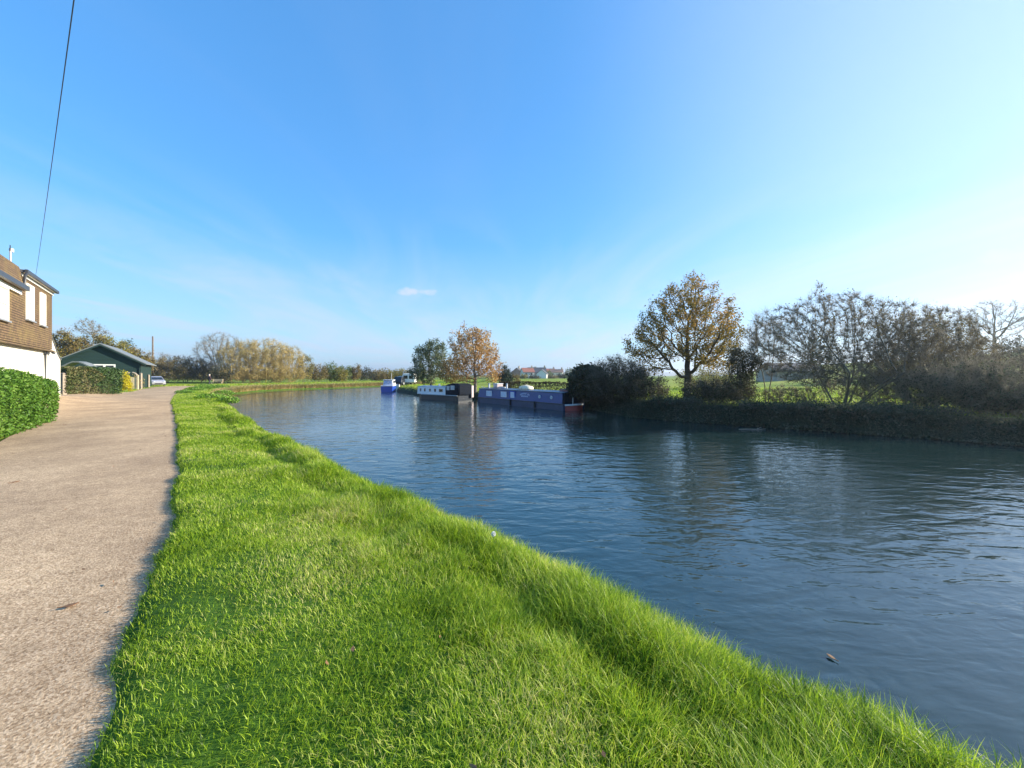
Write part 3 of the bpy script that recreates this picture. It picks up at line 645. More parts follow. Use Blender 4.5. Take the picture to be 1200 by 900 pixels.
SC = 'dark scrub along the far bank'
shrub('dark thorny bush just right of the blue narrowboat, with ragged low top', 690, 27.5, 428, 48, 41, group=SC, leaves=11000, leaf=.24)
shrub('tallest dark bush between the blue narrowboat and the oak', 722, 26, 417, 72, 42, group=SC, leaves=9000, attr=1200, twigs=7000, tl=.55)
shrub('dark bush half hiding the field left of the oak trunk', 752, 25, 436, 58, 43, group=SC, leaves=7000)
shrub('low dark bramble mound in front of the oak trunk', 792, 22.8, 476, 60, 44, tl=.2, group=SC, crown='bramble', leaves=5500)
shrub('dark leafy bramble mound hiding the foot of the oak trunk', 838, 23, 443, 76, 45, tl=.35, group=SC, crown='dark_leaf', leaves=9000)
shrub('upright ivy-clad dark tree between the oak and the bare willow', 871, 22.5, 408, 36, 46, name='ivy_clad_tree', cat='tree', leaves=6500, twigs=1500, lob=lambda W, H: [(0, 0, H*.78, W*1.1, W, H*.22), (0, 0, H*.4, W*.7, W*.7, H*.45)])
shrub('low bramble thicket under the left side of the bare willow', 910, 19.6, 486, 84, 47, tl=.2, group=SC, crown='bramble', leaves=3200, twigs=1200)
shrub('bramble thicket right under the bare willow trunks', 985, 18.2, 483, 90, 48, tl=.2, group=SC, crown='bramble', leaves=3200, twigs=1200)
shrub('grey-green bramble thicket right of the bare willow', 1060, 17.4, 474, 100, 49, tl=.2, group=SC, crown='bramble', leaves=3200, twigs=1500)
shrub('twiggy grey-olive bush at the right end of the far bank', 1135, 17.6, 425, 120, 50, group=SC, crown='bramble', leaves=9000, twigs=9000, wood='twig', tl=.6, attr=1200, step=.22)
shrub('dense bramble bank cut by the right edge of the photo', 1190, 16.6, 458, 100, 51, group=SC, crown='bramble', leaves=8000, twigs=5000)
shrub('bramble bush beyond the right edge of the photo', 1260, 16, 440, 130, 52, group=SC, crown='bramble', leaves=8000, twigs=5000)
# --- bare trees
for k_, (lab, px_, d_, top_, w_) in enumerate([('low twiggy tangle filling the left gap beneath the bare willow', 925, 22.5, 452, 60), ('olive tangle of stems under the middle of the bare willow', 1005, 22.5, 440, 80), ('tangled bare shrub between the two bare trees', 1050, 19.5, 428, 90), ('brownish tangled shrub at the far right, leaning over the water', 1165, 18.5, 402, 90), ('small bare shrub just right of the oak trunk', 835, 24, 446, 56)]):
    shrub(lab, px_, d_, top_, w_, 141+k_, crown='bramble', leaves=1100, leaf=.07, twigs=(2600, 3200, 4500, 8000, 2500)[k_], wood='twig', tl=.36, tr=.0048, attr=700, group='bare shrubs under the far trees')
def bare(label, px, d, top, w, seed, *, splay=None, stems=5, lob=None, attr=1500, twigs=9000, wood='twig_dark', crown='twig', tl=.55, step=.24, tip=.008, tr=.0055, trunk_h=.6, leaves=0, leaf=.1, spread=.5, name='bare_tree', trunk_r=None, group=None, z=None, low=.8, lean=(0, 0), crown_leaf=None, cat='tree', trop=.08):
    f_ = foot(px, d, z); H = hgt(top, d, f_[2]); W = wid(w, d)/2
    lobes = lob(W, H) if lob else [(0, 0, H*.62, W, W, H*.4)]
    return tree(name, label, cat, f_, lobes, trunk_h=trunk_h, stems=stems, spread=spread, attr=attr, step=step, seed=seed, wood=wood, crown=crown, leaves=leaves, leaf=leaf, twigs=twigs, twig_len=tl, twig_r=tr, tip=tip, trunk_r=trunk_r, group=group, low=low, lean=lean, trop=trop, splay=splay, jit=.08)
bare('wide many-stemmed bare willow leaning over the far bank', 985, 20.3, 343, 205, 61, stems=7, spread=.7, splay=1.9, attr=3000, twigs=30000, leaves=4200, leaf=.07, trunk_h=1.7, tip=.007, trop=0, tl=.36, tr=.0048,
     lob=lambda W, H: [(-.1*W, 0, H*.72, W*.66, W*.6, H*.30), (-.62*W, 0, H*.60, W*.42, W*.5, H*.30), (.55*W, 0, H*.64, W*.5, W*.5, H*.30), (-.3*W, 0, H*.4, W*.6, W*.5, H*.22), (.35*W, 0, H*.36, W*.65, W*.5, H*.2), (0, 0, H*.8, W*.55, W*.5, H*.2)])
bare('brown twiggy bare tree right of the wide willow', 1085, 21, 358, 160, 62, stems=6, spread=.6, splay=1.6, attr=2500, twigs=28000, leaves=9000, leaf=.065, trunk_h=1.3, trop=0, tl=.38, tr=.0048, wood='twig',
     lob=lambda W, H: [(0, 0, H*.66, W*.75, W*.6, H*.34), (.4*W, 0, H*.42, W*.6, W*.6, H*.32), (-.4*W, 0, H*.42, W*.6, W*.6, H*.3)])
bare('thin bare sapling between the ivy-clad tree and the wide willow', 898, 23, 362, 46, 63, stems=2, spread=.15, attr=450, twigs=3000, tl=.5, wood='twig', trunk_h=1.0)
bare('lone bare tree standing on the hill at the right', 1166, 72, 351, 62, 64, stems=1, attr=900, twigs=4000, tl=1.0, step=.5, tip=.015, tr=.010, trunk_h=2.8, trunk_r=.27, wood='twig', low=2.2,
     lob=lambda W, H: [(0, 0, H*.66, W, W, H*.34)])
shrub('big rounded dark thicket on the hill below the lone bare tree', 1110, 58, 377, 66, 65, leaves=7000, leaf=.2, twigs=3500, tl=.8, step=.4, attr=700, tr=.012, low=.1)
shrub('dark hillside bush cut by the right edge of the photo', 1192, 58, 392, 46, 66, leaves=4500, leaf=.2, twigs=1800, tl=.7, step=.4, attr=450, tr=.012, low=.1)
shrub('tall dark evergreen mass seen through the bare willow', 962, 44, 386, 46, 67, leaves=5500, leaf=.16, twigs=1500, tl=.6, step=.32, attr=500, tr=.01, low=.1)
shrub('dark bush on the rise behind the brown bare tree', 1050, 60, 398, 54, 68, leaves=3500, leaf=.2, twigs=1800, tl=.7, step=.4, attr=400, tr=.012, low=.1)
shrub('yellow-leaved bush beyond the oak trunk', 822, 48, 428, 60, 69, crown='yellow_leaf', leaves=3000, leaf=.15, twigs=1200, step=.3, attr=350, low=.1)
shrub('dark hedge bush in the field left of the ivy-clad tree', 850, 52, 424, 60, 70, crown='dark_leaf', leaves=3500, leaf=.16, twigs=1200, step=.3, attr=350, low=.1)

# --- towpath side: trees behind the shed, along the bend and far away
TB = 'autumn trees behind the green shed'
def lt(label, px, d, top, w, seed, crown, leaves=2600, leaf=.2, group=None, wood='twig', twigs=900, name='autumn_tree', attr=350, step=.4, stems=3, low=.3, cat='tree', lob=None, tl=.6):
    f_ = foot(px, d, .3 if d < 75 and px < 170 else 0); H = hgt(top, d, f_[2]); W = wid(w, d)/2
    lobes = lob(W, H) if lob else [(0, 0, H*.52, W, W*.9, H*.46), (W*.35, 0, H*.4, W*.7, W*.6, H*.36), (-W*.35, 0, H*.42, W*.7, W*.6, H*.38)]
    return tree(name, label, cat, f_, lobes, trunk_h=min(1.2, H*.2), stems=stems, spread=.4, attr=attr, step=step, seed=seed, wood=wood, crown=crown, leaves=leaves, leaf=leaf, twigs=twigs, twig_len=tl, twig_r=.012, tip=.014, group=group, low=low)
lt('brown autumn tree right beside the cottage gable', 76, 63, 385, 54, 81, 'brown_leaf', group=TB, leaves=11000, leaf=.24)
lt('russet and yellow tree above the left slope of the shed roof', 103, 66, 388, 60, 82, 'brown_leaf', group=TB, leaves=11000, leaf=.24)
lt('yellow-green tree above the ridge of the green shed', 130, 68, 390, 50, 83, 'yellow_leaf', group=TB, leaves=10000, leaf=.24)
lt('low tawny tree above the right slope of the shed roof', 152, 72, 405, 50, 84, 'brown_leaf', group=TB, leaves=9000, leaf=.24)
bare('thin airy tree with few leaves rising above the shed', 109, 74, 371, 36, 85, stems=1, attr=300, twigs=900, tl=.9, step=.45, tip=.02, tr=.012, trunk_h=6, wood='twig_grey', leaves=450, leaf=.2, low=7, z=.3, lob=lambda W, H: [(-W*.3, 0, H*.84, W*.7, W*.7, H*.14), (W*.3, 0, H*.74, W*.6, W*.6, H*.1)])
lt('small dark conifer poking up behind the shed roof', 151, 78, 396, 17, 86, 'conifer', leaves=2600, leaf=.24, twigs=0, name='conifer', stems=1, lob=lambda W, H: [(0, 0, H*.45, W, W, H*.3), (0, 0, H*.78, W*.6, W*.6, H*.22)])
BB = 'bare brown bushes past the shed'
for k, (lab, px, d, top, w, cr_) in enumerate([('brown bare bush just right of the telegraph pole', 195, 80, 414, 44, 'brown_leaf'), ('dark purplish bare bush at the bend of the path', 217, 84, 416, 46, 'dark_leaf'), ('brown bush left of the pale bare tree', 238, 90, 421, 36, 'brown_leaf'), ('pale brown bush behind the telegraph pole', 176, 92, 416, 40, 'brown_leaf')]):
    lt(lab, px, d, top, w*1.35, 91+k, cr_, leaves=4500, leaf=.19, twigs=4500, group=BB, name='bush', cat='bush', stems=6, wood='twig', tl=.8, attr=400, low=.1)
bare('pale grey bare tree at the left end of the golden trees', 259, 85, 391, 58, 101, stems=3, attr=900, twigs=6000, tl=1.0, step=.42, tip=.016, tr=.012, wood='twig_grey', crown='twig_grey', trunk_h=1.0, low=.6)
lt('dark green ivy bush at the foot of the pale bare tree', 257, 80, 431, 26, 102, 'dark_leaf', leaves=2200, leaf=.2, twigs=300, name='ivy_bush', cat='bush', low=.05)
GW = 'golden willows on the outer bend'
for k, (lab, px, d, top, w) in enumerate([('golden twiggy willow next to the pale bare tree', 284, 84, 399, 54), ('tallest golden willow in the middle of its row', 310, 86, 396, 54), ('right-hand golden willow of the tall row', 334, 89, 402, 44)]):
    bare(lab, px, d, top, w, 105+k, stems=7, spread=1.6, attr=900, twigs=9000, tl=1.1, step=.42, tip=.016, tr=.014, wood='twig_gold', crown='twig_gold', trunk_h=.5, leaves=3500, leaf=.16, group=GW, name='willow_tree', low=.1, trop=.2, lob=lambda W, H: [(0, 0, H*.6, W, W, H*.4), (0, 0, H*.25, W*1.15, W, H*.26)])
SM = 'small trees along the far towpath'
for k, (lab, px, d, top, w, cr_, tw) in enumerate([
    ('thin upright tree with yellow-green foot after the golden willows', 357, 92, 414, 20, 'yellow_leaf', 1800), ('short tawny bush right of the thin upright tree', 372, 95, 426, 22, 'brown_leaf', 900),
    ('round dark green tree on the far towpath', 388, 98, 424, 19, 'mid_leaf', 300), ('yellowish bush right of the round dark green tree', 397, 99, 432, 18, 'yellow_leaf', 500),
    ('second small dark green tree on the far towpath', 405, 104, 428, 14, 'mid_leaf', 300), ('slim bare tree on the far towpath', 416, 106, 427, 12, 'brown_leaf', 1500),
    ('dark low tree left of the blue cruiser', 428, 112, 432, 22, 'dark_leaf', 300), ('brownish low tree close left of the blue cruiser', 443, 116, 434, 20, 'brown_leaf', 500),
    ('yellow tree behind the blue cruiser', 471, 112, 433, 20, 'yellow_leaf', 300), ('olive tree directly behind the blue cruiser', 457, 118, 434, 18, 'yellow_leaf', 300), ('dark tree behind the white caravan', 486, 110, 430, 22, 'dark_leaf', 400)]):
    lt(lab, px, d, top-1, w*1.25, 121+k, cr_, leaves=2600, leaf=.25, twigs=tw, group=SM, name='small_tree', attr=160, step=.45, wood='twig', low=.1)

# ------------------------------------------------------------------ bank growth
def land_z(x, y):
    n_ = nco(x, y); c_ = np.asarray(x)*UX+np.asarray(y)*UY; t_ = c_-far_bank.across(n_)
    return np.where(t_ > 2, right_z(x, y)*sstep(1, 10, t_), np.interp(t_, [-.35, .1, .5, 1.1, 2], [-1.3, -.45, -.15, -.02, 0]))
r_ = np.random.default_rng(301)
# brambles and dead stems that hang over the far bank down to the water
k = 60000; n_ = r_.uniform(-14, 27.2, k); t_ = r_.uniform(-.32, 1.7, k); x, y = world(n_, far_bank.across(n_)+t_)
top = (.07+.36*(vnoise(n_, t_*0, .38, 21)*(.25+1.2*vnoise(x, y, 1.1, 22)))**1.6)*sstep(2.0, .7, t_)*np.clip((t_+.9)/1.3, .3, 1)
top *= sstep(27.4, 24.5, n_)*.7+.3
z = np.maximum(land_z(x, y), -.73)+r_.uniform(0, 1, k)**.8*top
kp = r_.uniform(0, 1, k) < .25+1.1*vnoise(x, y, 1.3, 23); x, y, z = x[kp], y[kp], z[kp]; lv, lf = leaf_mesh(np.stack([x, y, z], 1), .11*r_.uniform(.4, 1.5, len(x)), r_)
k2 = 22000; n_ = r_.uniform(-14, 27.2, k2); t_ = r_.uniform(-.15, 1.3, k2); x, y = world(n_, far_bank.across(n_)+t_)
z = np.maximum(land_z(x, y), -.7)+r_.uniform(0, .25, k2); d = r_.normal(0, .7, (k2, 3)); d[:, 0] -= .35; d[:, 1] -= .3; d[:, 2] += r_.uniform(-.2, 1.0, k2)
tv, tq, tt = twig_mesh(np.stack([x, y, z], 1), d, r_.uniform(.15, .5, k2), r_.uniform(.003, .006, k2))
o = fast_mesh('bank_undergrowth', np.concatenate([lv, tv]), [lf, tq+len(lv), tt+len(lv)], M['bramble'])
tag(o, 'dark brambles and dead stems trailing over the far bank', 'undergrowth', kind='stuff')
# rough grass on top of the far bank and in the field close behind it
def grass_patch(name, label, nmin, nmax, tmin, tmax, line, sign, k, length, width, mat, zf, rng, cond=None):
    n_ = rng.uniform(nmin, nmax, k); t_ = rng.uniform(tmin, tmax, k); x, y = world(n_, line.across(n_)+sign*t_)
    if cond is not None: c_ = cond(x, y); x, y, n_, t_ = x[c_], y[c_], n_[c_], t_[c_]
    kk = len(x); V, Fs = ribbon(x, y, zf(x, y)-.02, length*rng.uniform(.5, 1.4, kk), width*rng.uniform(.7, 1.3, kk), rng.uniform(.2, .95, kk), rng)
    o = fast_mesh(name, V, Fs, M[mat]); return tag(o, label, 'grass', kind='stuff')
grass_patch('bank_grass', 'bright grass on the mooring bank behind the boats', 27, 80, .15, 9, far_bank, 1, 26000, .16, .03, 'grass', land_z, r_)
grass_patch('field_grass', 'sunlit pasture grass behind the oak', -12, 45, 3, 34, far_bank, 1, 52000, .17, .03, 'grass', land_z, r_)
grass_patch('reeds', 'dry straw-coloured reeds along the outer bend', 36, 105, -.45, .12, lip, -1, 26000, .75, .05, 'reed', lambda x, y: np.full(len(x), -.62), r_)
grass_patch('path_edge_grass', 'grass strip between the towpath and the shed', 43, 78, .1, 4.5, path_l, -1, 9000, .10, .03, 'grass', lambda x, y: left_z(x, y), r_)
grass_patch('hedge_foot_grass', 'yellowed grass at the foot of the clipped hedge', 33.5, 46, -.25, 1.4, path_l, -1, 3500, .12, .025, 'reed', lambda x, y: left_z(x, y), r_)
far_v = lambda x, y: np.full(len(x), .0)
grass_patch('bend_grass', 'bright grass on the outer bend beyond the weeds', 72, 125, 0, 22, lip, -1, 22000, .22, .06, 'grass', far_v, r_)

# dead leaves blown on to grass and path
k = 90; n_ = r_.uniform(-1, 26, k); v_ = r_.uniform(.1, .99, k); x, y = verge_xy(n_, v_); z = verge_z(x, y, v_)+r_.uniform(.03, .07, k)
k2_ = 130; n2 = r_.uniform(-1, 34, k2_); f2 = np.where(r_.uniform(0, 1, k2_) < .5, r_.beta(1, 6, k2_), r_.beta(6, 1.2, k2_)); c2 = path_r.across(n2)*(1-f2)+path_l.across(n2)*f2; x2, y2 = world(n2, c2)
lv, lf = leaf_mesh(np.stack([np.concatenate([x, x2]), np.concatenate([y, y2]), np.concatenate([z, left_z(x2, y2)+.045])], 1), r_.uniform(.025, .06, k+k2_), r_, 0, .6)
lv = lv.reshape(-1, 4, 3); lv[:, :, 2] = lv[:, :, 2].mean(1)[:, None]+(lv[:, :, 2]-lv[:, :, 2].mean(1)[:, None])*.35
tag(fast_mesh('leaf_litter', lv.reshape(-1, 3), lf, M['leaf_brown']), 'dead brown leaves scattered over path and verge', 'litter', kind='stuff')

# docks and nettles in a patch where the path meets the bend
WG = 'leafy weeds on the bend'
for k, (lab, px, py, w, h) in enumerate([('tall pale-topped weed clump nearest the walking person', 240, 455, 1.7, .75), ('broad docks left of the tall weed clump', 229, 458, 1.6, .55), ('weeds spilling down to the first reeds', 262, 464, 1.3, .6),
        ('low weed clump nearest the camera on the bend', 247, 468, 1.5, .5), ('weed clump at the water edge, front right of its patch', 268, 472, 1.0, .5), ('weeds behind the tall pale-topped clump', 256, 456, 1.9, .7), ('small weed clump at the left end of the patch', 216, 461, 1.2, .4)]):
    p_ = at(px, py, 0); c = r_; h *= .8; root = empty('weed_clump', (p_[0], p_[1], -.02)); tag(root, lab, 'weeds', WG)
    m_ = 620; P = in_lobes(c, [(0, 0, h*.45, w*.6, w*.6, h*.6), (w*.3, -.2, h*.4, w*.4, w*.4, h*.5)], m_); P = P[P[:, 2] > .03]
    lv, lf = leaf_mesh(P, .13*c.uniform(.5, 1.4, len(P)), c, .2); fast_mesh('foliage', lv, lf, M['weed'], root)
    s0 = np.stack([c.normal(0, w*.3, 26), c.normal(0, w*.3, 26), np.zeros(26)], 1); d = c.normal(0, .2, (26, 3)); d[:, 2] = 1
    tv, tq, tt = twig_mesh(s0, d, h*c.uniform(.7, 1.25, 26), np.full(26, .012)); fast_mesh('stems', tv, [tq, tt], M['weed'], root)

# ------------------------------------------------------------------ hedges on the towpath side
def hedge(name, label, quad, z0, h, crown, leaf, count, rng, bulge=.12, twigs=0, mats=None, cat='hedge', round_=.3):
    """clipped hedge over a four-cornered footprint: leaves crowd its skin, stems stand inside"""
    q = np.array([c[:2] for c in quad], float); c0 = q.mean(0); root = empty(name, (c0[0], c0[1], z0)); tag(root, label, cat)
    u, v = rng.uniform(0, 1, count), rng.uniform(0, 1, count); w_ = rng.uniform(0, 1, count)**.8
    face = rng.integers(0, 5, count); dep = rng.exponential(.06, count)
    u = np.where(face == 0, dep*.5, np.where(face == 1, 1-dep*.5, u)); v = np.where(face == 2, dep, np.where(face == 3, 1-dep, v)); w_ = np.where(face == 4, 1-dep*.6, w_)
    p2 = (q[0]*(1-u)[:, None]+q[1]*u[:, None])*(1-v)[:, None]+(q[3]*(1-u)[:, None]+q[2]*u[:, None])*v[:, None]
    e = np.minimum(np.minimum(u, 1-u)*3, np.minimum(v, 1-v)*2).clip(0, .5)
    hh = h*(1-round_*(1-e*2)**2*.5)*(.93+.14*vnoise(p2[:, 0], p2[:, 1], 1.1, 41))
    b = 1+bulge*(vnoise(p2[:, 0]+w_*3, p2[:, 1], 1.3, 42)-.3)*np.sin(np.clip(w_, 0, 1)*3.0)
    P = np.stack([(p2[:, 0]-c0[0])*b, (p2[:, 1]-c0[1])*b, w_*hh], 1)+rng.normal(0, .025, (count, 3)); P[:, 2] = np.maximum(P[:, 2], .02)
    lv, lf = leaf_mesh(P, leaf*rng.uniform(.55, 1.35, count), rng, .1, .66)
    sides = mats or [(crown, np.ones(count, bool))]
    for mname, sel in sides:
        s_ = sel(P, u, v) if callable(sel) else sel
        lv, lf = leaf_mesh(P[s_], leaf*rng.uniform(.55, 1.35, s_.sum()), rng, .1, .66); fast_mesh('foliage', lv, lf, M[mname], root)
    k = 160; uu, vv = rng.uniform(.08, .92, k), rng.uniform(.15, .85, k); s2 = (q[0]*(1-uu)[:, None]+q[1]*uu[:, None])*(1-vv)[:, None]+(q[3]*(1-uu)[:, None]+q[2]*uu[:, None])*vv[:, None]-c0
    d = rng.normal(0, .18, (k, 3)); d[:, 2] = 1; tv, tq, tt = twig_mesh(np.stack([s2[:, 0], s2[:, 1], np.full(k, -.05)], 1), d, h*rng.uniform(.7, .95, k), np.full(k, .014))
    fast_mesh('stems', tv, [tq, tt], M['twig_dark'], root); return root
hedge('hedge', 'glossy green laurel hedge beside the path in front of the cottage', [(-15.9, 14.3), (-10.2, 7.0), (-12.6, 5.6), (-17.9, 12.6)], 0, 1.72, 'laurel', .075, 62000, r_, .08, round_=.5)
q0 = at(79, 466, .1); q1 = at(143, 461.5, .06)
dv = (q1-q0)[:2]; nv = np.array([-.8, -.6])
hedge('hedge', 'tall clipped box-shaped hedge between the cottage and the green shed', [q0[:2], q1[:2], q1[:2]+nv*1.6+dv*.02, q0[:2]+np.array([-.75, .35])*2.6], .08, 2.12, 'box_leaf', .12, 17000, r_, .06, round_=.12,
      mats=[('ivy_leaf', lambda P, u, v: (u+.25*vnoise(P[:, 0], P[:, 2]*2, 1.2, 44) < .68)), ('box_leaf', lambda P, u, v: ~(u+.25*vnoise(P[:, 0], P[:, 2]*2, 1.2, 44) < .68))])
# low dark hedge behind the moored boats
a_, b_ = np.array([-1.5, 45.5]), np.array([8.2, 32.5]); dr = (b_-a_)/np.linalg.norm(b_-a_); nr = np.array([dr[1], -dr[0]])*-1
hedge('hedge', 'long low dark hedge along the bank behind the blue narrowboat', [a_, b_, b_+nr*1.3, a_+nr*1.3], 0, .95, 'brown_hedge', .13, 9000, r_, .05)
f_ = at(147, 458.5, .1)
gb = tree('yellow_bush', 'bright yellow conifer bush at the end of the clipped hedge', 'bush', (f_[0], f_[1], .1), [(0, 0, .95, .42, .42, .95)], trunk_h=.2, stems=3, attr=160, step=.14, seed=77, wood='twig', crown='gold_leaf', leaves=2200, leaf=.11, wood_name='stems')

# ------------------------------------------------------------------ cottage
A = np.array([-26.5, 23.6]); wdir = np.array([.63, -.776]); ang = math.atan2(wdir[1], wdir[0])
cot = empty('cottage', (A[0], A[1], .3), ang); tag(cot, 'cottage with white lower wall and brown tile-hung upper storey beside the path', 'house')
# local frame: x runs along the front towards the camera, +y faces the canal, -y goes back; far corner at x=0
W_, Dp, zb, zt, zn = 16.0, 6.2, 2.78, 6.08, 5.32; xs = 6.15
mb = MB(); mb.span((0, -Dp, -.3), (W_, -.10, zb)); mb.build('lower_wall', M['cream'], cot)
mb = MB(); mb.span((0, -Dp, zb+.002), (xs, 0, zt)); mb.span((xs+.002, -Dp, zb+.002), (W_, 0, zn)); mb.build('tile_hung_wall', M['hung_tiles'], cot)
mb = MB(); mb.prism([(.03, zb-.03), (.14, zb-.11), (.14, zb-.15), (-.1, zb-.15), (-.1, zb-.03)], -.12, W_, 'x'); mb.build('tile_skirt', M['hung_tiles'], cot)
mb = MB(); mb.prism([(.17, zt-.03), (.17, zt+.09), (-Dp*.5, zt+.3), (-Dp-.3, zt+.09), (-Dp-.3, zt-.03)], -.08, xs+.08, 'x'); mb.build('raised_roof', M['slate'], cot)
mb = MB(); mb.span((-.06, .10, zt-.04), (xs+.05, .168, zt-.034)); mb.span((-.04, -.02, zt-.17), (xs+.02, .06, zt-.045)); mb.build('soffit', M['white'], cot)
rp = 2.15
mb = MB(); mb.prism([(.2, zn+.0), (.0, zn+.95), (-3.1, zn+1.06), (-Dp-.4, zn+.0), (-Dp-.4, zn-.12), (.2, zn-.12)], xs+.09, W_+.3, 'x'); mb.build('main_roof', M['hung_tiles'], cot)
mb = MB(); mb.span((xs+.12, .205, zn-.14), (W_+.3, .33, zn+.07)); mb.build('gutter', M['dark_metal'], cot)
mb = MB(); mb.span((-.1, .172, zt-.04), (xs+.12, .27, zt+.11)); mb.build('gutter', M['dark_metal'], cot)
mb = MB(); mb.span((xs+.1, -.02, zn-.32), (W_, .09, zn-.13)); mb.build('fascia', M['white'], cot)
mb = MB(); mb.tube([(xs+.05, .24, zt-.03), (xs+.22, .2, zt-.2), (xs+.26, .18, zn+.1)], .055, 8); mb.build('downpipe', M['dark_metal'], cot)
mb = MB(); mb.tube([(1.25, .06, zb-.12), (1.25, -.04, zb-.3), (1.25, -.04, -.1)], .045, 8); mb.span((1.1, -.1, zb-.32), (1.4, .05, zb-.22)); mb.build('downpipe', M['dark_metal'], cot)
mb = MB(); mb.tube([(.55, .10, zb-.2), (.2, .12, zb-.22)], .05, 8); mb.build('vent_pipe', M['dark_metal'], cot)
fl = MB(); fl.tube([(6.42, -.22, zn+.5), (6.42, -.22, zn+1.62)], .032, 8); fo = fl.build('flue_pipe', M['pink'], cot)
mb = MB(); mb.box((6.38, -.2, zn+1.64), (.12, .13, .15)); mb.build('terminal', M['white'], fo)
mb = MB(); mb.box((6.42, -.22, zn+.6), (.2, .24, .22)); mb.build('lead_flashing', M['dark_metal'], fo)
mb = MB(); mb.tube([(6.46, -.22, zn+1.6), (6.46, -.22, zn+1.85)], .018, 6); mb.build('aerial', M['dark_metal'], fo)
def window(parent, x0, x1, z0, z1, y, pane='blind'):
    t = .055
    mb = MB()
    for a, b in (((x0, y, z0), (x0+t, y+.06, z1)), ((x1-t, y, z0), (x1, y+.06, z1)), ((x0+t, y, z1-t), (x1-t, y+.06, z1)), ((x0+t, y, z0), (x1-t, y+.06, z0+t)), ((x0+t, y, (z0+z1)/2-.02), (x1-t, y+.05, (z0+z1)/2+.02))): mb.span(a, b)
    w = mb.build('window', M['white'], parent)
    mb = MB(); mb.span((x0+t, y-.01, z0+t), (x1-t, y+.025, z1-t)); mb.build('pane', M[pane], w)
    mb = MB(); mb.span((x0-.06, y, z0-.07), (x1+.06, y+.12, z0-.003)); mb.build('sill', M['grey_metal'], w)
    return w
for x0, x1, z0, z1 in ((1.70, 2.75, 3.97, 5.68), (4.0, 5.25, 4.0, 5.72), (7.95, 9.6, 3.62, 5.0), (11.6, 13.2, 3.62, 5.0)): window(cot, x0, x1, z0, z1, .004)
mb = MB(); mb.prism([(-.002, -.3), (-.002, 3.9), (-.3, 3.68), (-2.1, 2.55), (-2.9, 2.25), (-2.9, -.3)], -Dp*.6, -.12, 'y'); lw = mb.build('lean_to', M['cream'], cot)
mb = MB()
for (xa, za), (xb, zb_) in zip([(-.01, 3.94), (-.3, 3.72), (-2.1, 2.59)], [(-.3, 3.72), (-2.1, 2.59), (-2.98, 2.25)]):
    mb.prism([(xa, za), (xb, zb_), (xb, zb_+.05), (xa, za+.05)], -Dp*.6-.05, -.08, 'y')
mb.build('coping', M['roof_sheet'], lw)
mb = MB(); mb.span((W_*.46, -3.6, zn+rp-.4), (W_*.46+.9, -2.6, zn+rp+.25)); ch = mb.build('chimney', M['brick'], cot)
p_ = at(73.5, 466, .1)
pw = empty('gate_post', (p_[0], p_[1], 0)); tag(pw, 'pale wooden post between the cottage wall and the clipped hedge', 'post')
mb = MB(); mb.box((0, 0, .85), (.32, .28, 1.7)); mb.build('shaft', M['wood'], pw, bevel=.02)
mb = MB(); mb.box((0, 0, 1.74), (.38, .34, .08), taper=.6); mb.build('cap', M['wood'], pw)

# ------------------------------------------------------------------ green shed
B = np.array([-45.3, 50.0]); sx = np.array([-.59, .807]); ang = math.atan2(sx[1], sx[0])
shed = empty('shed', (B[0], B[1], .2), ang); tag(shed, 'dark green boarded shed with a shallow pale gable roof', 'shed')
# local frame: x runs back along the side wall, y points left along the gable (0 = right corner)
gw, el, er, ap, sl = 7.0, 3.05, 3.0, 5.0, 10.5
mb = MB(); mb.prism([(0, -.2), (0, er), (gw*.5, ap), (gw, el), (gw, -.2)], 0, .14, 'x'); mb.build('gable_wall', M['green_boards'], shed)
mb = MB(); mb.prism([(0, -.2), (0, er), (gw*.5, ap), (gw, el), (gw, -.2)], sl-.14, sl, 'x'); mb.build('gable_wall', M['green_boards'], shed)
for yy in (0, gw-.12):
    mb = MB(); mb.span((.142, yy, -.2), (sl-.142, yy+.12, er-.05)); mb.build('side_wall', M['green_boards_side'], shed)
sr = (ap-er)/(gw*.5)
mb = MB(); mb.prism([(-.55, er-.55*sr+.06), (gw*.5, ap+.06), (gw*.5, ap+.18), (-.55, er-.55*sr+.16)], -.45, sl+.4, 'x'); mb.build('roof', M['roof_sheet'], shed)
mb = MB(); mb.prism([(gw+.55, er-.55*sr+.06), (gw*.5, ap+.062), (gw*.5, ap+.182), (gw+.55, er-.55*sr+.16)], -.45, sl+.4, 'x'); mb.build('roof', M['roof_sheet'], shed)
mb = MB()
mb.prism([(-.5, er-.5*sr-.14), (gw*.5, ap-.14), (gw*.5, ap+.05), (-.5, er-.5*sr+.05)], -.44, -.38, 'x'); mb.prism([(gw+.5, er-.5*sr-.14), (gw*.5+.003, ap-.14), (gw*.5+.003, ap+.05), (gw+.5, er-.5*sr+.05)], -.44, -.38, 'x'); mb.build('bargeboard', M['green_boards'], shed)
mb = MB(); mb.tube([(-.08, .12, 2.8), (-.08, .12, 0)], .05, 8); mb.build('downpipe', M['green_boards'], shed)
def shed_win(y0, y1, z0, z1):
    t = .14; mb = MB(); x0 = -.06
    for a, b in (((x0, y0, z0), (-.003, y0+t, z1)), ((x0, y1-t, z0), (-.003, y1, z1)), ((x0, y0+t, z1-t), (-.003, y1-t, z1)), ((x0, y0+t, z0), (-.003, y1-t, z0+t)), ((x0, (y0+y1)/2-.1, z0+t), (-.003, (y0+y1)/2+.1, z1-t))): mb.span(a, b)
    w = mb.build('window', M['white'], shed); mb = MB(); mb.span((-.03, y0+t, z0+t), (-.002, y1-t, z1-t)); mb.build('pane', M['glass'], w)
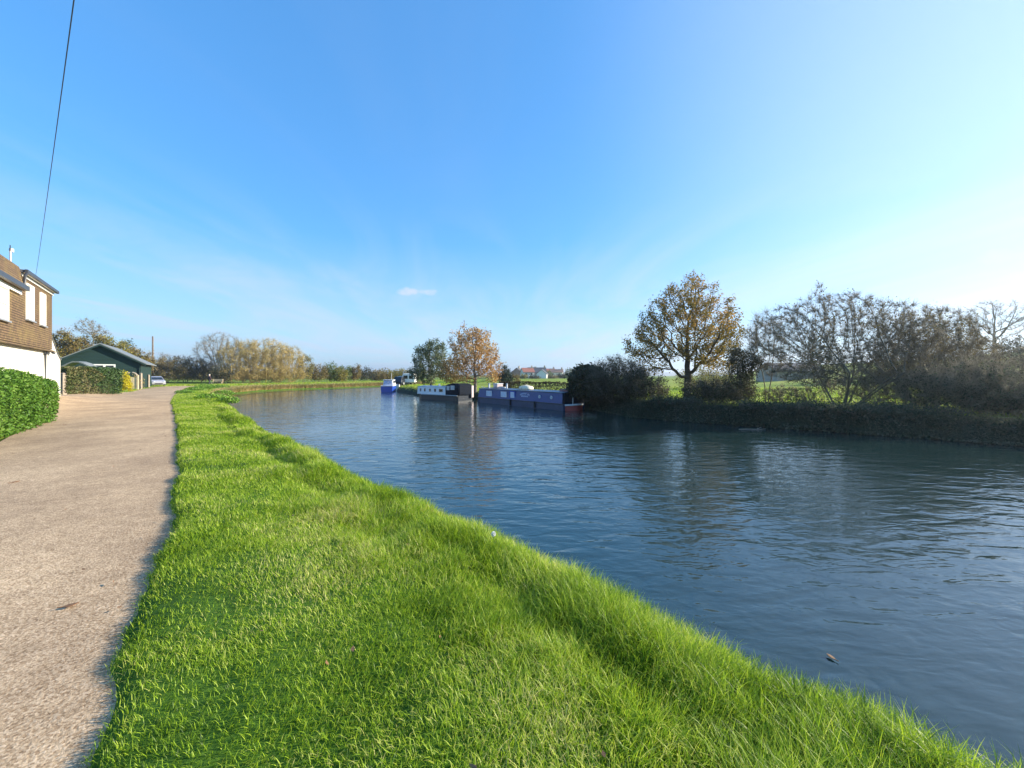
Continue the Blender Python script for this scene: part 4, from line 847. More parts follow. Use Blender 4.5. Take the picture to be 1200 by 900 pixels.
shed_win(2.25, 4.15, 1.7, 2.72)
# pale arched shelter peeping over the hedge
d = 42; p_ = foot(90, d, .2); ar = empty('garden_shelter', p_, math.atan2(.45, .89)); tag(ar, 'pale garden shelter with a curved roof showing above the clipped hedge', 'shelter')
prof = [(-1.5, 2.32), (-.75, 2.38), (-.4, 2.62), (0, 2.84), (.4, 2.84), (.8, 2.68), (1.25, 2.36), (1.5, 2.3)]
mb = MB(); mb.prism(prof+[(x, z-.12) for x, z in prof[::-1]], -.9, .9, 'y'); mb.build('roof', M['roof_sheet'], ar)
for xx in (-1.3, 1.3):
    for yy in (-.8, .8): mb = MB(); mb.span((xx-.05, yy-.05, 0), (xx+.05, yy+.05, 2.24)); mb.build('post', M['wood'], ar)
# wooden board panel, its posts and the parked car
d = 42.5; p_ = foot(153, d, .15); gt = empty('garden_gate', p_, math.atan2(.42, .9)); tag(gt, 'pale boarded garden gate with a dark arched top beside the yellow bush', 'gate')
mb = MB()
for i in range(6): mb.span((-.48+i*.16, -.02, .08), (-.335+i*.16, .02, 1.3-.02*abs(i-2.5)))
mb.build('boards', M['pale_wood'], gt)
mb = MB(); mb.tube([(.1, -.06, .55), (-.02, -.06, .75), (.06, -.06, .95)], .03, 6); mb.build('handle', M['dark_metal'], gt)
mb = MB(); th = np.linspace(0, math.pi, 11); mb.tube([(-.5*math.cos(a), 0, 1.42+.34*math.sin(a)) for a in th], .09, 7); mb.build('arch', M['wood'], gt)
for xx in (-.58, .58): mb = MB(); mb.span((xx-.07, -.07, 0), (xx+.07, .07, 1.5)); mb.build('post', M['pale_wood'], gt)
def post(px, d, top, w, mat, label):
    p_ = foot(px, d, .1); o = empty('post', p_); tag(o, label, 'post'); h_ = hgt(top, d, .1)
    mb = MB(); mb.box((0, 0, h_/2), (w, w, h_)); mb.build('shaft', M[mat], o, bevel=.015); mb = MB(); mb.box((0, 0, h_+.025), (w*1.1, w*1.1, .05), taper=.4); mb.build('cap', M[mat], o)
post(165, 46, 437.5, .2, 'wood', 'grey wooden post at the right corner of the green shed')
post(174, 52, 439.5, .19, 'wood', 'reddish wooden post just left of the parked white car')
f_ = foot(161, 46, .1)
tree('flowering_shrub', 'small pale flowering shrub between the garden gate and the grey post', 'shrub', f_, [(0, 0, .9, .5, .5, .75)], trunk_h=.2, stems=3, attr=120, step=.15, seed=79, wood='twig', crown='reed', leaves=900, leaf=.12, wood_name='stems')
def car(px, d, label, rz, scale=1.0):
    p_ = foot(px, d, 0); c = empty('parked_car', p_, rz); tag(c, label, 'car')
    low = [(-2.0, .28), (-2.02, .62), (-1.9, .86), (1.25, .92), (1.9, .74), (2.02, .52), (1.98, .26)]
    def half(xz, hw0, hw1): return xz
    mb = MB(); rings = []
    for y, s in ((-.83, .93), (-.80, .985), (-.5, 1), (.5, 1), (.80, .985), (.83, .93)): rings.append([(x*s, y, .3+(z-.3)*s) for x, z in low])
    mb.loft(rings); b = mb.build('body', M['car_paint'], c, smooth=False, bevel=.04)
    cab = [(-1.85, .87), (-1.55, 1.38), (-.2, 1.47), (.35, 1.38), (1.2, .92)]
    mb = MB(); mb.loft([[(x*(.97 if z > 1 else 1), y*(.86 if z > 1 else 1), z) for x, z in cab] for y in (-.76, .76)]); mb.build('cabin', M['car_paint'], c, bevel=.05)
    for yy in (-1, 1):
        mb = MB(); q = [(-1.55, .95), (-1.35, 1.32), (-.2, 1.38), (.25, 1.32), (.9, .95)]; mb.loft([[(x, yy*((.70 if z > 1 else .772)+o_), z) for x, z in q] for o_ in (0, .012)]); mb.build('side_window', M['glass'], c)
    mb = MB(); mb.loft([[(.42+o_, -.58, 1.35), (.42+o_, .58, 1.35), (1.13+o_, .68, .965), (1.13+o_, -.68, .965)] for o_ in (.02, .05)]); mb.build('windscreen', M['glass'], c)
    for yy in (-.58, .58):
        mb = MB(); mb.ball((1.9, yy, .66), (.1, .18, .09)); mb.build('headlight', M['vinyl'], c, smooth=True)
    mb = MB(); mb.span((1.98, -.45, .34), (2.03, .45, .46)); mb.build('grille', M['dark_metal'], c)
    for xx in (-1.28, 1.3):
        for yy in (-.76, .76):
            mb = MB(); mb.tube([(xx, yy-.1, .31), (xx, yy+.1, .31)], .31, 18); w = mb.build('wheel', M['rubber'], c)
            mb = MB(); mb.tube([(xx, yy-.112, .31), (xx, yy+.112, .31)], .19, 14); mb.build('rim', M['grey_metal'], w)
    return c
car(183, 63, 'white parked car nosing out from behind the green shed', R(-40))
pl = empty('telegraph_pole', foot(179, 78, .2)); tag(pl, 'wooden telegraph pole rising above the bushes past the shed', 'pole')
mb = MB(); mb.tube([(0, 0, -.5), (0, 0, hgt(394.5, 78, .2))], [.17, .12], 10); mb.build('shaft', M['pole_wood'], pl, smooth=True)
mb = MB(); mb.tube([(0, 0, hgt(394.5, 78, .2)), (0, 0, hgt(394, 78, .2)+.06)], [.14, .05], 10); mb.build('cap', M['grey_metal'], pl)
# overhead wire from behind the cottage, over the path and on behind the photographer
p0 = atd(40, 334, 28); p1 = np.array([-5.35, 5.0, EYE+450*5.0/F]); tt_ = np.linspace(0, 1.5, 40)
pts = np.array([p0*(1-a)+p1*a-np.array([0, 0, 1])*.42*4*(a/1.5)*(1-a/1.5) for a in tt_]); pts[:, 2] += .25*tt_
mb = MB(); mb.tube(pts, .0065, 6); wr = mb.build('overhead_wire', M['cable']); tag(wr, 'dark overhead wire running up from behind the cottage across the sky', 'wire')

# ------------------------------------------------------------------ boats
WL = -.75
def boat_root(name, label, cat, a, b, group=None):
    """local x runs from a to b along the waterline, +y points away from the camera side"""
    a, b = np.array(a, float), np.array(b, float); d = (b-a)/np.linalg.norm(b-a)
    o = empty(name, (a[0], a[1], WL), math.atan2(d[1], d[0])); tag(o, label, cat, group); MIRROR.add(o.name); return o, float(np.linalg.norm(b-a))
def inset_window(parent, x0, x1, z0, z1, y, pane, frame='boat_white', t=.04, name='window', sgn=-1):
    mb = MB(); ya, yb = (y-.03, y) if sgn < 0 else (y, y+.03)
    for p_, q_ in (((x0, z0), (x0+t, z1)), ((x1-t, z0), (x1, z1)), ((x0+t, z1-t), (x1-t, z1)), ((x0+t, z0), (x1-t, z0+t))): mb.span((p_[0], ya, p_[1]), (q_[0], yb, q_[1]))
    w_ = mb.build(name, M[frame], parent); mb = MB(); mb.span((x0+t, ya+.008, z0+t), (x1-t, yb-.002, z1-t)); mb.build('pane', M[pane], w_); return w_
def porthole(parent, x, z, y, r=.13):
    th = np.linspace(0, 2*math.pi, 15); mb = MB(); mb.tube([(x+r*math.cos(a), y-.012, z+r*math.sin(a)) for a in th], .025, 6, cap=False); p_ = mb.build('porthole', M['boat_white'], parent)
    mb = MB(); mb.tube([(x, y-.012, z), (x, y, z)], r*.9, 14); mb.build('pane', M['vinyl'], p_)
def hull(parent, L_, w_, prof, mat, keel=-.45, name='hull'):
    """prof: (x, half-width factor, deck height) stations"""
    mb = MB(); rings = []
    for x, f_, zd in prof:
        h_ = w_/2*f_; c = w_/2
        rings.append([(x, c-h_, zd), (x, c-h_*1.0, .02), (x, c-h_*.92, keel), (x, c+h_*.92, keel), (x, c+h_, .02), (x, c+h_, zd)])
    mb.loft(rings); return mb.build(name, mat, parent)
# blue narrowboat: x=0 at the right-hand (bow) end
BA, BB_ = (3.93, 26.2), (-3.4, 36.4)
nb, NL = boat_root('narrowboat', 'long blue narrowboat with a red and white bow, moored left of the dark bushes', 'narrowboat', BA, BB_)
bw = 2.05
hull(nb, NL, bw, [(1.0, .98, .46), (3, 1, .42), (9, 1, .42), (11.4, 1, .46), (12.1, .85, .52), (NL, .55, .55)], M['blue_low'])
hull(nb, NL, bw, [(.62, .14, .40), (.72, .38, .38), (.85, .6, .37), (.998, .8, .36)], M['red'], name='bow')
mb = MB()
for sg in (-1, 1):
    p_ = [(.60, .14, .41), (.72, .40, .39), (.85, .62, .38), (1.0, .82, .37)]; mb.tube([(x, bw/2+sg*bw/2*f_, z) for x, f_, z in p_], .06, 6)
mb.tube([(.60, bw/2-bw*.07, .41), (.60, bw/2+bw*.07, .41)], .06, 6); mb.build('gunwale', M['boat_white'], nb)
mb = MB(); zc0, zc1 = .47, 1.16
mb.prism([(.06, zc0), (.16, zc1), (bw*.5, zc1+.09), (bw-.16, zc1), (bw-.06, zc0)], 0, 1, 'x'); v = np.concatenate(mb.v); v[:, 0] = np.where(v[:, 0] < .5, 1.15, 11.9); mb.v = [v]
mb.build('cabin', M['blue'], nb)
mb = MB(); mb.prism([(.14, zc1+.004), (.14, zc1+.05), (bw*.5, zc1+.14), (bw-.14, zc1+.05), (bw-.14, zc1+.004), (bw*.5, zc1+.094)], 1.1, 11.95, 'x'); mb.build('roof', M['blue_low'], nb)
mb = MB(); mb.tube([(1.15, .10, zc1+.075), (11.9, .10, zc1+.075)], .022, 6); mb.build('handrail', M['pale_roof'], nb)
mb = MB(); mb.span((1.05, -.012, .40), (12.0, .05, .47)); mb.build('rubbing_strake', M['navy'], nb)
mb = MB(); mb.span((.98, .1, zc0), (1.14, bw-.1, zc1+.02)); mb.build('cabin_end', M['black_cloth'], nb)
for x0, x1 in ((6.55, 7.05), (7.6, 8.4), (9.75, 10.6)): inset_window(nb, x0, x1, .62, 1.06, .105, 'curtain', 'boat_white')
for x in (2.25, 3.5): porthole(nb, x, .84, .10, .10)
mb = MB(); mb.span((6.45, .085, .49), (7.2, .125, 1.14)); mb.build('side_hatch', M['royal'], nb)
# the name on the cabin side reads only as an arched line over a straight one: short pale strokes, as in the photo
mb = MB(); q = np.random.default_rng(5)
def stroke(x, z, w_, h_, r=0):
    c, s_ = math.cos(r), math.sin(r); P = [(-w_/2, -h_/2), (w_/2, -h_/2), (w_/2, h_/2), (-w_/2, h_/2)]; y = .118+(.16-.06)/(zc1-zc0)*0
    a_ = [(x+u*c-v_*s_, z+u*s_+v_*c) for u, v_ in P]; yy = lambda zz: .06+(zz-zc0)/(zc1-zc0)*.10
    mb.loft([[(X_, yy(Z_)-o_, Z_) for X_, Z_ in a_] for o_ in (.004, .012)])
for i in range(9):
    u = (i-4)/4.; 
    if i == 6: continue
    stroke(5.28-u*.52, 1.0-.09*u*u, .055, .12, u*.3); stroke(5.28-u*.52-.035, 1.0-.09*u*u+(.04 if i % 2 else -.04), .06, .03, u*.3)
for i in range(7):
    u = (i-3)/3.; stroke(5.28-u*.36, .80, .05, .11); stroke(5.28-u*.36-.03, .80+(.035 if i % 2 else -.035), .06, .03)
mb.build('name_lettering', M['lettering'], nb)
for x in (3.9, 6.9): mb = MB(); mb.tube([(x, -.06, .5), (x, -.06, .05)], .07, 8); mb.build('fender', M['rubber'], nb)
mb = MB(); mb.tube([(12.3, bw*.5, .5), (12.3, bw*.5, 1.25), (12.9, bw*.5, 1.32)], .03, 6); mb.build('tiller', M['boat_white'], nb)
mb = MB(); mb.tube([(.9, bw*.4, .35), (.9, bw*.4, 1.0)], .03, 6); mb.ball((.9, bw*.4, .98), (.09, .09, .07)); mb.build('headlamp', M['boat_white'], nb)
def on_boat(root, name, label, cat, x, y, z, fn, group=None):
    m4 = Matrix.Translation(root.location) @ Matrix.Rotation(root.rotation_euler.z, 4, 'Z'); p_ = m4 @ Vector((x, -y, z)); o = empty(name, p_, root.rotation_euler.z); tag(o, label, cat, group); fn(o)
zr = zc1+.10
def tarp_(o):
    mb = MB(); mb.loft([[(x, -.45*s_, 0), (x, -.40*s_, .26*s_), (x, 0, .36*s_), (x, .4*s_, .26*s_), (x, .45*s_, 0)] for x, s_ in ((-.62, .5), (-.45, .9), (0, 1.1), (.4, .95), (.6, .45))]); mb.build('cover', M['tarp'], o, smooth=True)
    mb = MB(); mb.tube([(-.05, -.5, 0), (-.05, -.42, .3), (-.05, 0, .41), (-.05, .42, .3), (-.05, .5, 0)], .015, 5); mb.build('rope', M['wood'], o)
on_boat(nb, 'covered_bundle', 'cream tarpaulin mound on the middle of the blue narrowboat roof', 'bundle', 6.15, bw*.45, zr-.02, tarp_)
def crate_(o):
    mb = MB(); mb.span((-.3, -.3, 0), (.3, .3, .32)); mb.build('box', M['pink'], o, bevel=.03); mb = MB(); mb.span((-.32, -.32, .322), (.32, .32, .38)); mb.build('lid', M['boat_white'], o)
on_boat(nb, 'roof_box', 'pinkish box on the left end of the blue narrowboat roof', 'box', 10.2, bw*.5, zr+.04, crate_)
def chim_(o):
    mb = MB(); mb.tube([(0, 0, -.05), (0, 0, .38)], .075, 10); mb.build('pipe', M['boat_white'], o); mb = MB(); mb.tube([(0, 0, .38), (0, 0, .44)], [.11, .05], 10); mb.build('cowl', M['grey_metal'], o)
on_boat(nb, 'roof_chimney', 'white stove chimney between the windows of the blue narrowboat', 'chimney', 8.6, bw*.4, zr, chim_)
on_boat(nb, 'roof_vent', 'small white vent at the stern end of the blue narrowboat roof', 'vent', 11.3, bw*.4, zr-.02, chim_)
def red_(o):
    mb = MB(); mb.loft([[(x, -.3*s_, 0), (x, -.22*s_, .16*s_), (x, .22*s_, .16*s_), (x, .3*s_, 0)] for x, s_ in ((-.45, .6), (-.2, 1), (.2, 1.1), (.45, .5))]); mb.build('bundle', M['rust'], o, smooth=True)
    mb = MB(); mb.tube([(0, -.34, 0), (0, -.24, .19), (0, .24, .19), (0, .34, 0)], .014, 5); mb.build('rope', M['wood'], o)
on_boat(nb, 'covered_bundle', 'reddish bundle on the right end of the blue narrowboat roof', 'bundle', 1.75, bw*.45, zr-.02, red_)
def pipe_(o):
    mb = MB(); mb.span((-.5, -.15, 0), (.5, .15, .06)); mb.build('plank', M['boat_white'], o); mb = MB(); mb.span((-.4, -.1, .062), (.45, .08, .11)); mb.build('plank', M['wood'], o)
on_boat(nb, 'gang_plank', 'pale boards lying beside the pinkish box on the narrowboat roof', 'plank', 9.5, bw*.5, zr+.045, pipe_)

# white-cabined boat with a black hood: x=0 at the right-hand (stern) end
wb, WBL = boat_root('narrowboat', 'short navy narrowboat with a white cabin and black canvas hood', 'narrowboat', (-4.95, 37.2), (-9.65, 41.2))
bw = 1.95
hull(wb, WBL, bw, [(0, .9, .55), (.5, 1, .52), (3, 1, .50), (5.3, 1, .52), (5.9, .8, .58), (WBL+.5, .2, .66)], M['navy'])
mb = MB(); mb.prism([(.05, .53), (.13, 1.22), (bw*.5, 1.30), (bw-.13, 1.22), (bw-.05, .53)], 1.75, 6.05, 'x'); mb.build('cabin', M['boat_white'], wb)
mb = MB(); mb.prism([(.10, 1.225), (.10, 1.26), (bw*.5, 1.345), (bw-.10, 1.26), (bw-.10, 1.225), (bw*.5, 1.303)], 1.72, 6.1, 'x'); mb.build('roof', M['pale_roof'], wb)
for x0, w_ in ((2.15, .55), (3.15, .26), (3.95, .22), (4.75, .22), (5.45, .2)): inset_window(wb, x0, x0+w_, .78, 1.08, .092, 'glass', 'grey_metal', .03)
mb = MB(); mb.loft([[(x, .04*s_, .54), (x, .02*s_, 1.2), (x, .22, h_), (x, bw-.22, h_), (x, bw-.02*s_, 1.2), (x, bw-.04*s_, .54)] for x, s_, h_ in ((-.1, 2, 1.42), (.2, 1, 1.58), (1.0, 1, 1.62), (1.7, 1, 1.5))]); hd = mb.build('canvas_hood', M['black_cloth'], wb)
for x0, x1, z0, z1 in ((.42, .95, 1.02, 1.42), (1.12, 1.5, .98, 1.38)):
    mb = MB(); mb.span((x0, -.012, z0), (x1, .03, z1)); mb.build('window', M['vinyl'], hd)
mb = MB(); mb.span((-.16, .12, .62), (-.105, bw-.12, 1.35)); mb.build('stern_panel', M['black_cloth'], wb)
mb = MB(); mb.span((-.2, bw-.35, .3), (-.11, bw-.1, 1.4)); mb.build('edge_strip', M['pink'], wb)
mb = MB(); mb.tube([(x, -.03, .5) for x in (0, 3, 5.3)], .045, 6); mb.build('rubbing_strake', M['grey_metal'], wb)
zr2 = 1.33
def vent_(o):
    mb = MB(); mb.tube([(0, 0, 0), (0, 0, .14)], .09, 10); mb.build('pipe', M['boat_white'], o); mb = MB(); mb.tube([(0, 0, .14), (0, 0, .19)], [.14, .06], 10); mb.build('cowl', M['boat_white'], o)
on_boat(wb, 'roof_vent', 'white mushroom vent on the white cabin roof', 'vent', 3.6, bw*.45, zr2-.01, vent_)
def mat_(o):
    mb = MB(); mb.loft([[(-.5, -.32, .02), (.5, -.32, .02), (.5, .32, .02), (-.5, .32, .02)], [(-.5, -.32, .06), (.5, -.32, .06), (.5, .32, .06), (-.5, .32, .06)]]); mb.build('panel', M['glass'], o); mb = MB(); mb.span((-.54, -.36, -.02), (.54, .36, .019)); mb.build('frame', M['grey_metal'], o)
on_boat(wb, 'solar_panel', 'dark flat panel on the white cabin roof beside the black hood', 'panel', 2.4, bw*.5, zr2+.01, mat_)

# blue cruiser seen from its bow, and a white boat behind it
def cruiser(px, d, label, half, mats, yaw, h_=.85, L_=7.0, top=1.8):
    x = (px-600)/F*d; o = empty('motor_cruiser', (x, d, WL), yaw); tag(o, label, 'boat')
    w_ = half
    mb = MB(); rings = []
    for y, f_, zd in ((0, .93, h_), (.6, 1, h_), (4, .98, h_+.02), (5.6, .7, h_+.12), (L_, .08, h_+.25)):
        rings.append([(-w_*f_, y, zd), (-w_*f_*.95, y, .05), (-w_*f_*.6, y, -.4), (w_*f_*.6, y, -.4), (w_*f_*.95, y, .05), (w_*f_, y, zd)])
    mb.loft(rings); mb.build('hull', M[mats[0]], o)
    mb = MB()
    for sg in (-1, 1): mb.tube([(sg*w_*f_, y, zd+.02) for y, f_, zd in ((0, .94, h_), (.6, 1.0, h_), (4, .98, h_+.02), (5.6, .7, h_+.12), (L_, .08, h_+.25))], .04, 6)
    mb.tube([(-w_*.94, 0, h_+.02), (w_*.94, 0, h_+.02)], .04, 6); mb.build('gunwale', M['boat_white'], o)
    mb = MB(); mb.loft([[(-w_*.82*s_, y, z) for s_, y, z in ((1, 1.4, h_+.003), (1, 5.0, h_+.003), (.86, 4.2, top-.1), (.86, 1.6, top-.1))], [(w_*.82*s_, y, z) for s_, y, z in ((1, 1.4, h_+.003), (1, 5.0, h_+.003), (.86, 4.2, top-.1), (.86, 1.6, top-.1))]]); cb = mb.build('cabin', M[mats[1]], o)
    mb = MB(); mb.span((-w_*.8, 1.2, top-.097), (w_*.8, 4.4, top-.02)); mb.build('roof', M['boat_white'], o)
    for u0, u1 in ((-.62, -.08), (.08, .62)):
        mb = MB(); mb.span((w_*u0, 1.36, h_+.38), (w_*u1, 1.5, top-.18)); mb.build('window', M['curtain'], cb)
    for sg in (-1, 1):
        mb = MB(); mb.span((sg*w_*.74-.03, 2.0, h_+.38), (sg*w_*.74+.06*sg, 3.9, top-.2)); mb.build('window', M['glass'], cb)
    mb = MB()
    for xx in (-.85, -.3, .3, .85): mb.tube([(w_*xx, .1, h_), (w_*xx, .1, h_+.45)], .018, 5)
    mb.tube([(-w_*.86, .1, h_+.45), (w_*.86, .1, h_+.45)], .02, 5); mb.build('rail', M['grey_metal'], o)
    mb = MB(); mb.tube([(w_*.45, 2.2, top-.02), (w_*.45, 2.2, top+1.0)], .025, 5); mb.build('mast', M['boat_white'], o); return o
cruiser(453, 57.6, 'blue-hulled cruiser with white cabin, moored alone at the far end of the bank', .85, ('royal', 'boat_white'), R(9), top=1.75)
cruiser(464.5, 66, 'cream boat moored close behind the blue-hulled cruiser', .5, ('tarp', 'boat_white'), R(-10), .9, 6, 1.5)

# on the mooring bank
d = 69; p_ = foot(480, d, 0); cv = empty('caravan', p_, R(8)); tag(cv, 'white caravan parked on the mooring bank under the grey-green tree', 'caravan')
mb = MB(); mb.prism([(-1.0, .45), (-1.05, .9), (-.98, 1.5), (-.8, 1.95), (.8, 1.98), (.98, 1.5), (1.05, .9), (1.0, .45)], -2.0, 2.0, 'y'); mb.build('body', M['white'], cv, bevel=.08)
for x0, x1 in ((-.75, -.1), (.1, .75)): mb = MB(); mb.span((x0, -2.03, 1.05), (x1, -1.99, 1.6)); mb.build('window', M['glass'], cv)
mb = MB(); mb.span((-1.07, -1.2, 1.05), (-1.0, .9, 1.55)); mb.build('window', M['glass'], cv)
for xx in (-.9, .9): mb = MB(); mb.tube([(xx-.09, 0, .3), (xx+.09, 0, .3)], .3, 14); w_ = mb.build('wheel', M['rubber'], cv); mb = MB(); mb.tube([(xx-.1, 0, .3), (xx+.1, 0, .3)], .17, 12); mb.build('rim', M['grey_metal'], w_)
dk = car(472.5, 68, 'dark parked car beside the white caravan', R(75))
for ch_ in dk.children:
    if ch_.name.split('.')[0] in ('body', 'cabin'): ch_.data.materials[0] = M['navy']
def stake(px, d, top, w_, mat, label):
    p_ = foot(px, d, -.05); o = empty('post', p_); tag(o, label, 'post'); h_ = hgt(top, d, -.05); mb = MB(); mb.tube([(0, 0, -.2), (0, 0, h_)], w_, 8); mb.build('shaft', M[mat], o); mb = MB(); mb.box((0, 0, h_+.03), (w_*2.6, w_*2.6, .06), taper=.7); mb.build('cap', M[mat], o)
stake(550.5, 38.6, 450, .045, 'pale_wood', 'thin pale mooring post on the grass between the two narrowboats')
# white flower-like tuft of litter by the bank
# ------------------------------------------------------------------ walker and bench
px, d = 245.5, 66.5; p_ = foot(px, d, .02); pr = empty('person', p_, R(-25)); tag(pr, 'person in a dark plum jacket with fair hair walking on the towpath', 'person')
def skin_body(name, verts, edges, rads, mats, parent, sub=2):
    me = bpy.data.meshes.new(name); me.from_pydata(verts, edges, []); o = bpy.data.objects.new(name, me); COL.objects.link(o); o.parent = parent
    me.materials.append(mats); md = o.modifiers.new('skin', 'SKIN'); md.use_smooth_shade = True
    for v_, r in zip(me.skin_vertices[0].data, rads): v_.radius = (r, r) if isinstance(r, (int, float)) else r
    me.skin_vertices[0].data[0].use_root = True
    s_ = o.modifiers.new('sub', 'SUBSURF'); s_.levels = sub; s_.render_levels = sub; return o
sk = [(0,0,.92),(0,.0,1.08),(0,-.01,1.28),(0,-.02,1.42),(0,-.01,1.50),(0,.02,1.58),(0,.03,1.68),
      (-.10,0,.88),(-.11,.10,.50),(-.11,-.02,.10),(-.11,.12,.04),(.10,0,.88),(.11,-.06,.50),(.11,-.24,.12),(.11,-.14,.05),
      (-.20,-.02,1.40),(-.26,-.04,1.13),(-.25,.10,.92),(-.25,.14,.84),(.20,-.02,1.40),(.26,.02,1.13),(.26,.16,.94),(.26,.20,.86)]
se = [(0,1),(1,2),(2,3),(3,4),(4,5),(5,6),(0,7),(7,8),(8,9),(9,10),(0,11),(11,12),(12,13),(13,14),(3,15),(15,16),(16,17),(17,18),(3,19),(19,20),(20,21),(21,22)]
srd = [.14,.13,(.16,.12),.11,.055,.085,.08,.09,.065,.045,.045,.09,.065,.045,.045,.06,.045,.035,.04,.06,.045,.035,.04]
skin_body('body', sk, se, srd, M['skin'], pr)
jk = [0,1,2,3,15,16,17,19,20,21]; mp_ = {v_: i for i, v_ in enumerate(jk)}
skin_body('jacket', [sk[i] if i else (0, 0, .84) for i in jk], [(mp_[a], mp_[b]) for a, b in se if a in mp_ and b in mp_], [(.19, .16), (.18, .15), (.2, .155), (.15, .13), .085, .075, .062, .085, .075, .062], M['jacket'], pr)
tj = [0,7,8,9,11,12,13]; mp_ = {v_: i for i, v_ in enumerate(tj)}
skin_body('trousers', [sk[i] for i in tj], [(mp_[a], mp_[b]) for a, b in se if a in mp_ and b in mp_], [.15, .115, .09, .07, .115, .09, .07], M['trousers'], pr)
mb = MB(); mb.ball((0, .0, 1.70), (.105, .12, .10), 12); mb.ball((0, -.06, 1.63), (.095, .06, .10), 10); mb.build('hair', M['hair'], pr, smooth=True)
for xx, yy, zz in ((-.11, .05, .045), (.11, -.2, .06)): mb = MB(); mb.ball((xx, yy+.03, zz), (.055, .14, .05), 10); mb.build('shoe', M['shoe'], pr, smooth=True)
px, d = 254.5, 74; p_ = foot(px, d, 0); bn_ = empty('park_bench', p_, R(12)); tag(bn_, 'pale wooden bench behind the weeds, right of the walking person', 'bench')
mb = MB()
for k in range(3): mb.span((-.85, -.25+k*.17, .42), (.85, -.12+k*.17, .46))
mb.build('seat', M['pale_wood'], bn_)
mb = MB()
for k in range(3): mb.span((-.85, .27, .55+k*.14), (.85, .31, .66+k*.14))
mb.build('backrest', M['pale_wood'], bn_)
for xx in (-.78, .78):
    mb = MB(); mb.span((xx-.04, -.25, 0), (xx+.04, -.17, .418)); mb.build('leg', M['pale_wood'], bn_); mb = MB(); mb.span((xx-.04, .2, 0), (xx+.04, .268, .95)); mb.build('leg', M['pale_wood'], bn_)

# ------------------------------------------------------------------ houses far off
def house(px, d, label, w_, dp, hw, hr_, rz, wall, roof, chim=True, z=None, wins=2, cat='house', name='house'):
    f_ = foot(px, d, z); o = empty(name, f_, rz); tag(o, label, cat)
    mb = MB(); mb.prism([(-dp/2, -.5), (dp/2, -.5), (dp/2, hw), (0, hw+hr_-.1), (-dp/2, hw)], -w_/2, w_/2, 'x'); mb.build('wall', M[wall], o)
    mb = MB(); ov = .35; s_ = hr_/(dp/2)
    mb.prism([(-dp/2-ov, hw-ov*s_+.02), (0, hw+hr_+.02), (dp/2+ov, hw-ov*s_+.02), (dp/2+ov, hw-ov*s_+.22), (0, hw+hr_+.22), (-dp/2-ov, hw-ov*s_+.22)], -w_/2-.3, w_/2+.3, 'x'); r_o = mb.build('roof', M[roof], o)
    if chim:
        mb = MB(); mb.span((w_/2-1.0, -.4, hw+hr_-.6), (w_/2-.2, .4, hw+hr_+1.1)); c_ = mb.build('chimney', M['chimney'], r_o)
        mb = MB(); mb.tube([(w_/2-.6, 0, hw+hr_+1.1), (w_/2-.6, 0, hw+hr_+1.5)], .16, 8); mb.build('chimney_pot', M['red_roof'], c_)
    for k in range(wins):
        xx = -w_/2+w_*(k+.5)/wins; mb = MB(); mb.span((xx-.6, -dp/2-.05, hw*.5), (xx+.6, -dp/2-.004, hw*.5+1.2)); fw = mb.build('window', M['white'], o); mb = MB(); mb.span((xx-.5, -dp/2-.07, hw*.5+.1), (xx+.5, -dp/2-.052, hw*.5+1.1)); mb.build('pane', M['glass'], fw)
    return o
VG = 'village houses beyond the field'
house(618, 235, 'red-roofed far house with a pale gable and chimney beyond the field', 6.5, 6, 3.6, 2.2, R(15), 'cream', 'red_roof', True, 0)
house(607, 245, 'small dark-roofed house at the left end of the far village', 5, 6, 3.6, 2.4, R(70), 'brick', 'slate', True, 0)
house(629, 255, 'dark slate-roofed far house behind the white gable', 11, 7, 3.4, 3, R(5), 'stone_wall', 'slate', True, 0)
house(635.5, 230, 'low white-gabled far house right of the slate-roofed one', 5, 5.5, 2.6, 2.2, R(75), 'white', 'slate', False, 0)
house(652, 260, 'pale far house at the right end of the village', 8, 6, 3.6, 1.8, R(-10), 'cream', 'brick', True, 0)
house(643, 275, 'brick far house half hidden by bushes', 8, 6, 4, 2.0, R(8), 'brick', 'red_roof', True, 0)
h2 = house(925, 88, 'long low grey house with a buff chimney seen through the bare willow', 11, 6, 1.9, 1.55, R(8), 'stone_wall', 'slate', False, None)
mb = MB(); mb.span((5.0, -.6, 1.0), (6.0, .5, 4.2)); c_ = mb.build('chimney', M['chimney'], h2); mb = MB(); mb.tube([(5.5, 0, 4.2), (5.5, 0, 4.8)], [.22, .16], 8); mb.build('chimney_pot', M['red_roof'], c_)
VT = 'far trees around the village'
for k, (lab, px, d, top, w_, cr_) in enumerate([('bare purplish far tree above the slate roof of the village', 628, 285, 428, 8, 'brown_leaf'), ('dark far trees left of the red-roofed house', 600, 250, 437, 14, 'dark_leaf'), ('green far tree right of the white gable', 643, 240, 434, 9, 'mid_leaf'), ('olive far bush in front of the red-roofed house', 614, 205, 439, 9, 'yellow_leaf'), ('dark far bush in front of the white gable', 627, 205, 441.5, 14, 'dark_leaf'), ('dark far bush right of the village houses', 658, 220, 438, 12, 'dark_leaf'), ('far brown bush below the brick house', 647, 215, 441, 14, 'brown_leaf')]):
    lt(lab, px, d, top, w_, 171+k, cr_, leaves=900, leaf=.5, twigs=300, group=VT, name='far_tree', attr=130, step=.7, low=.1)
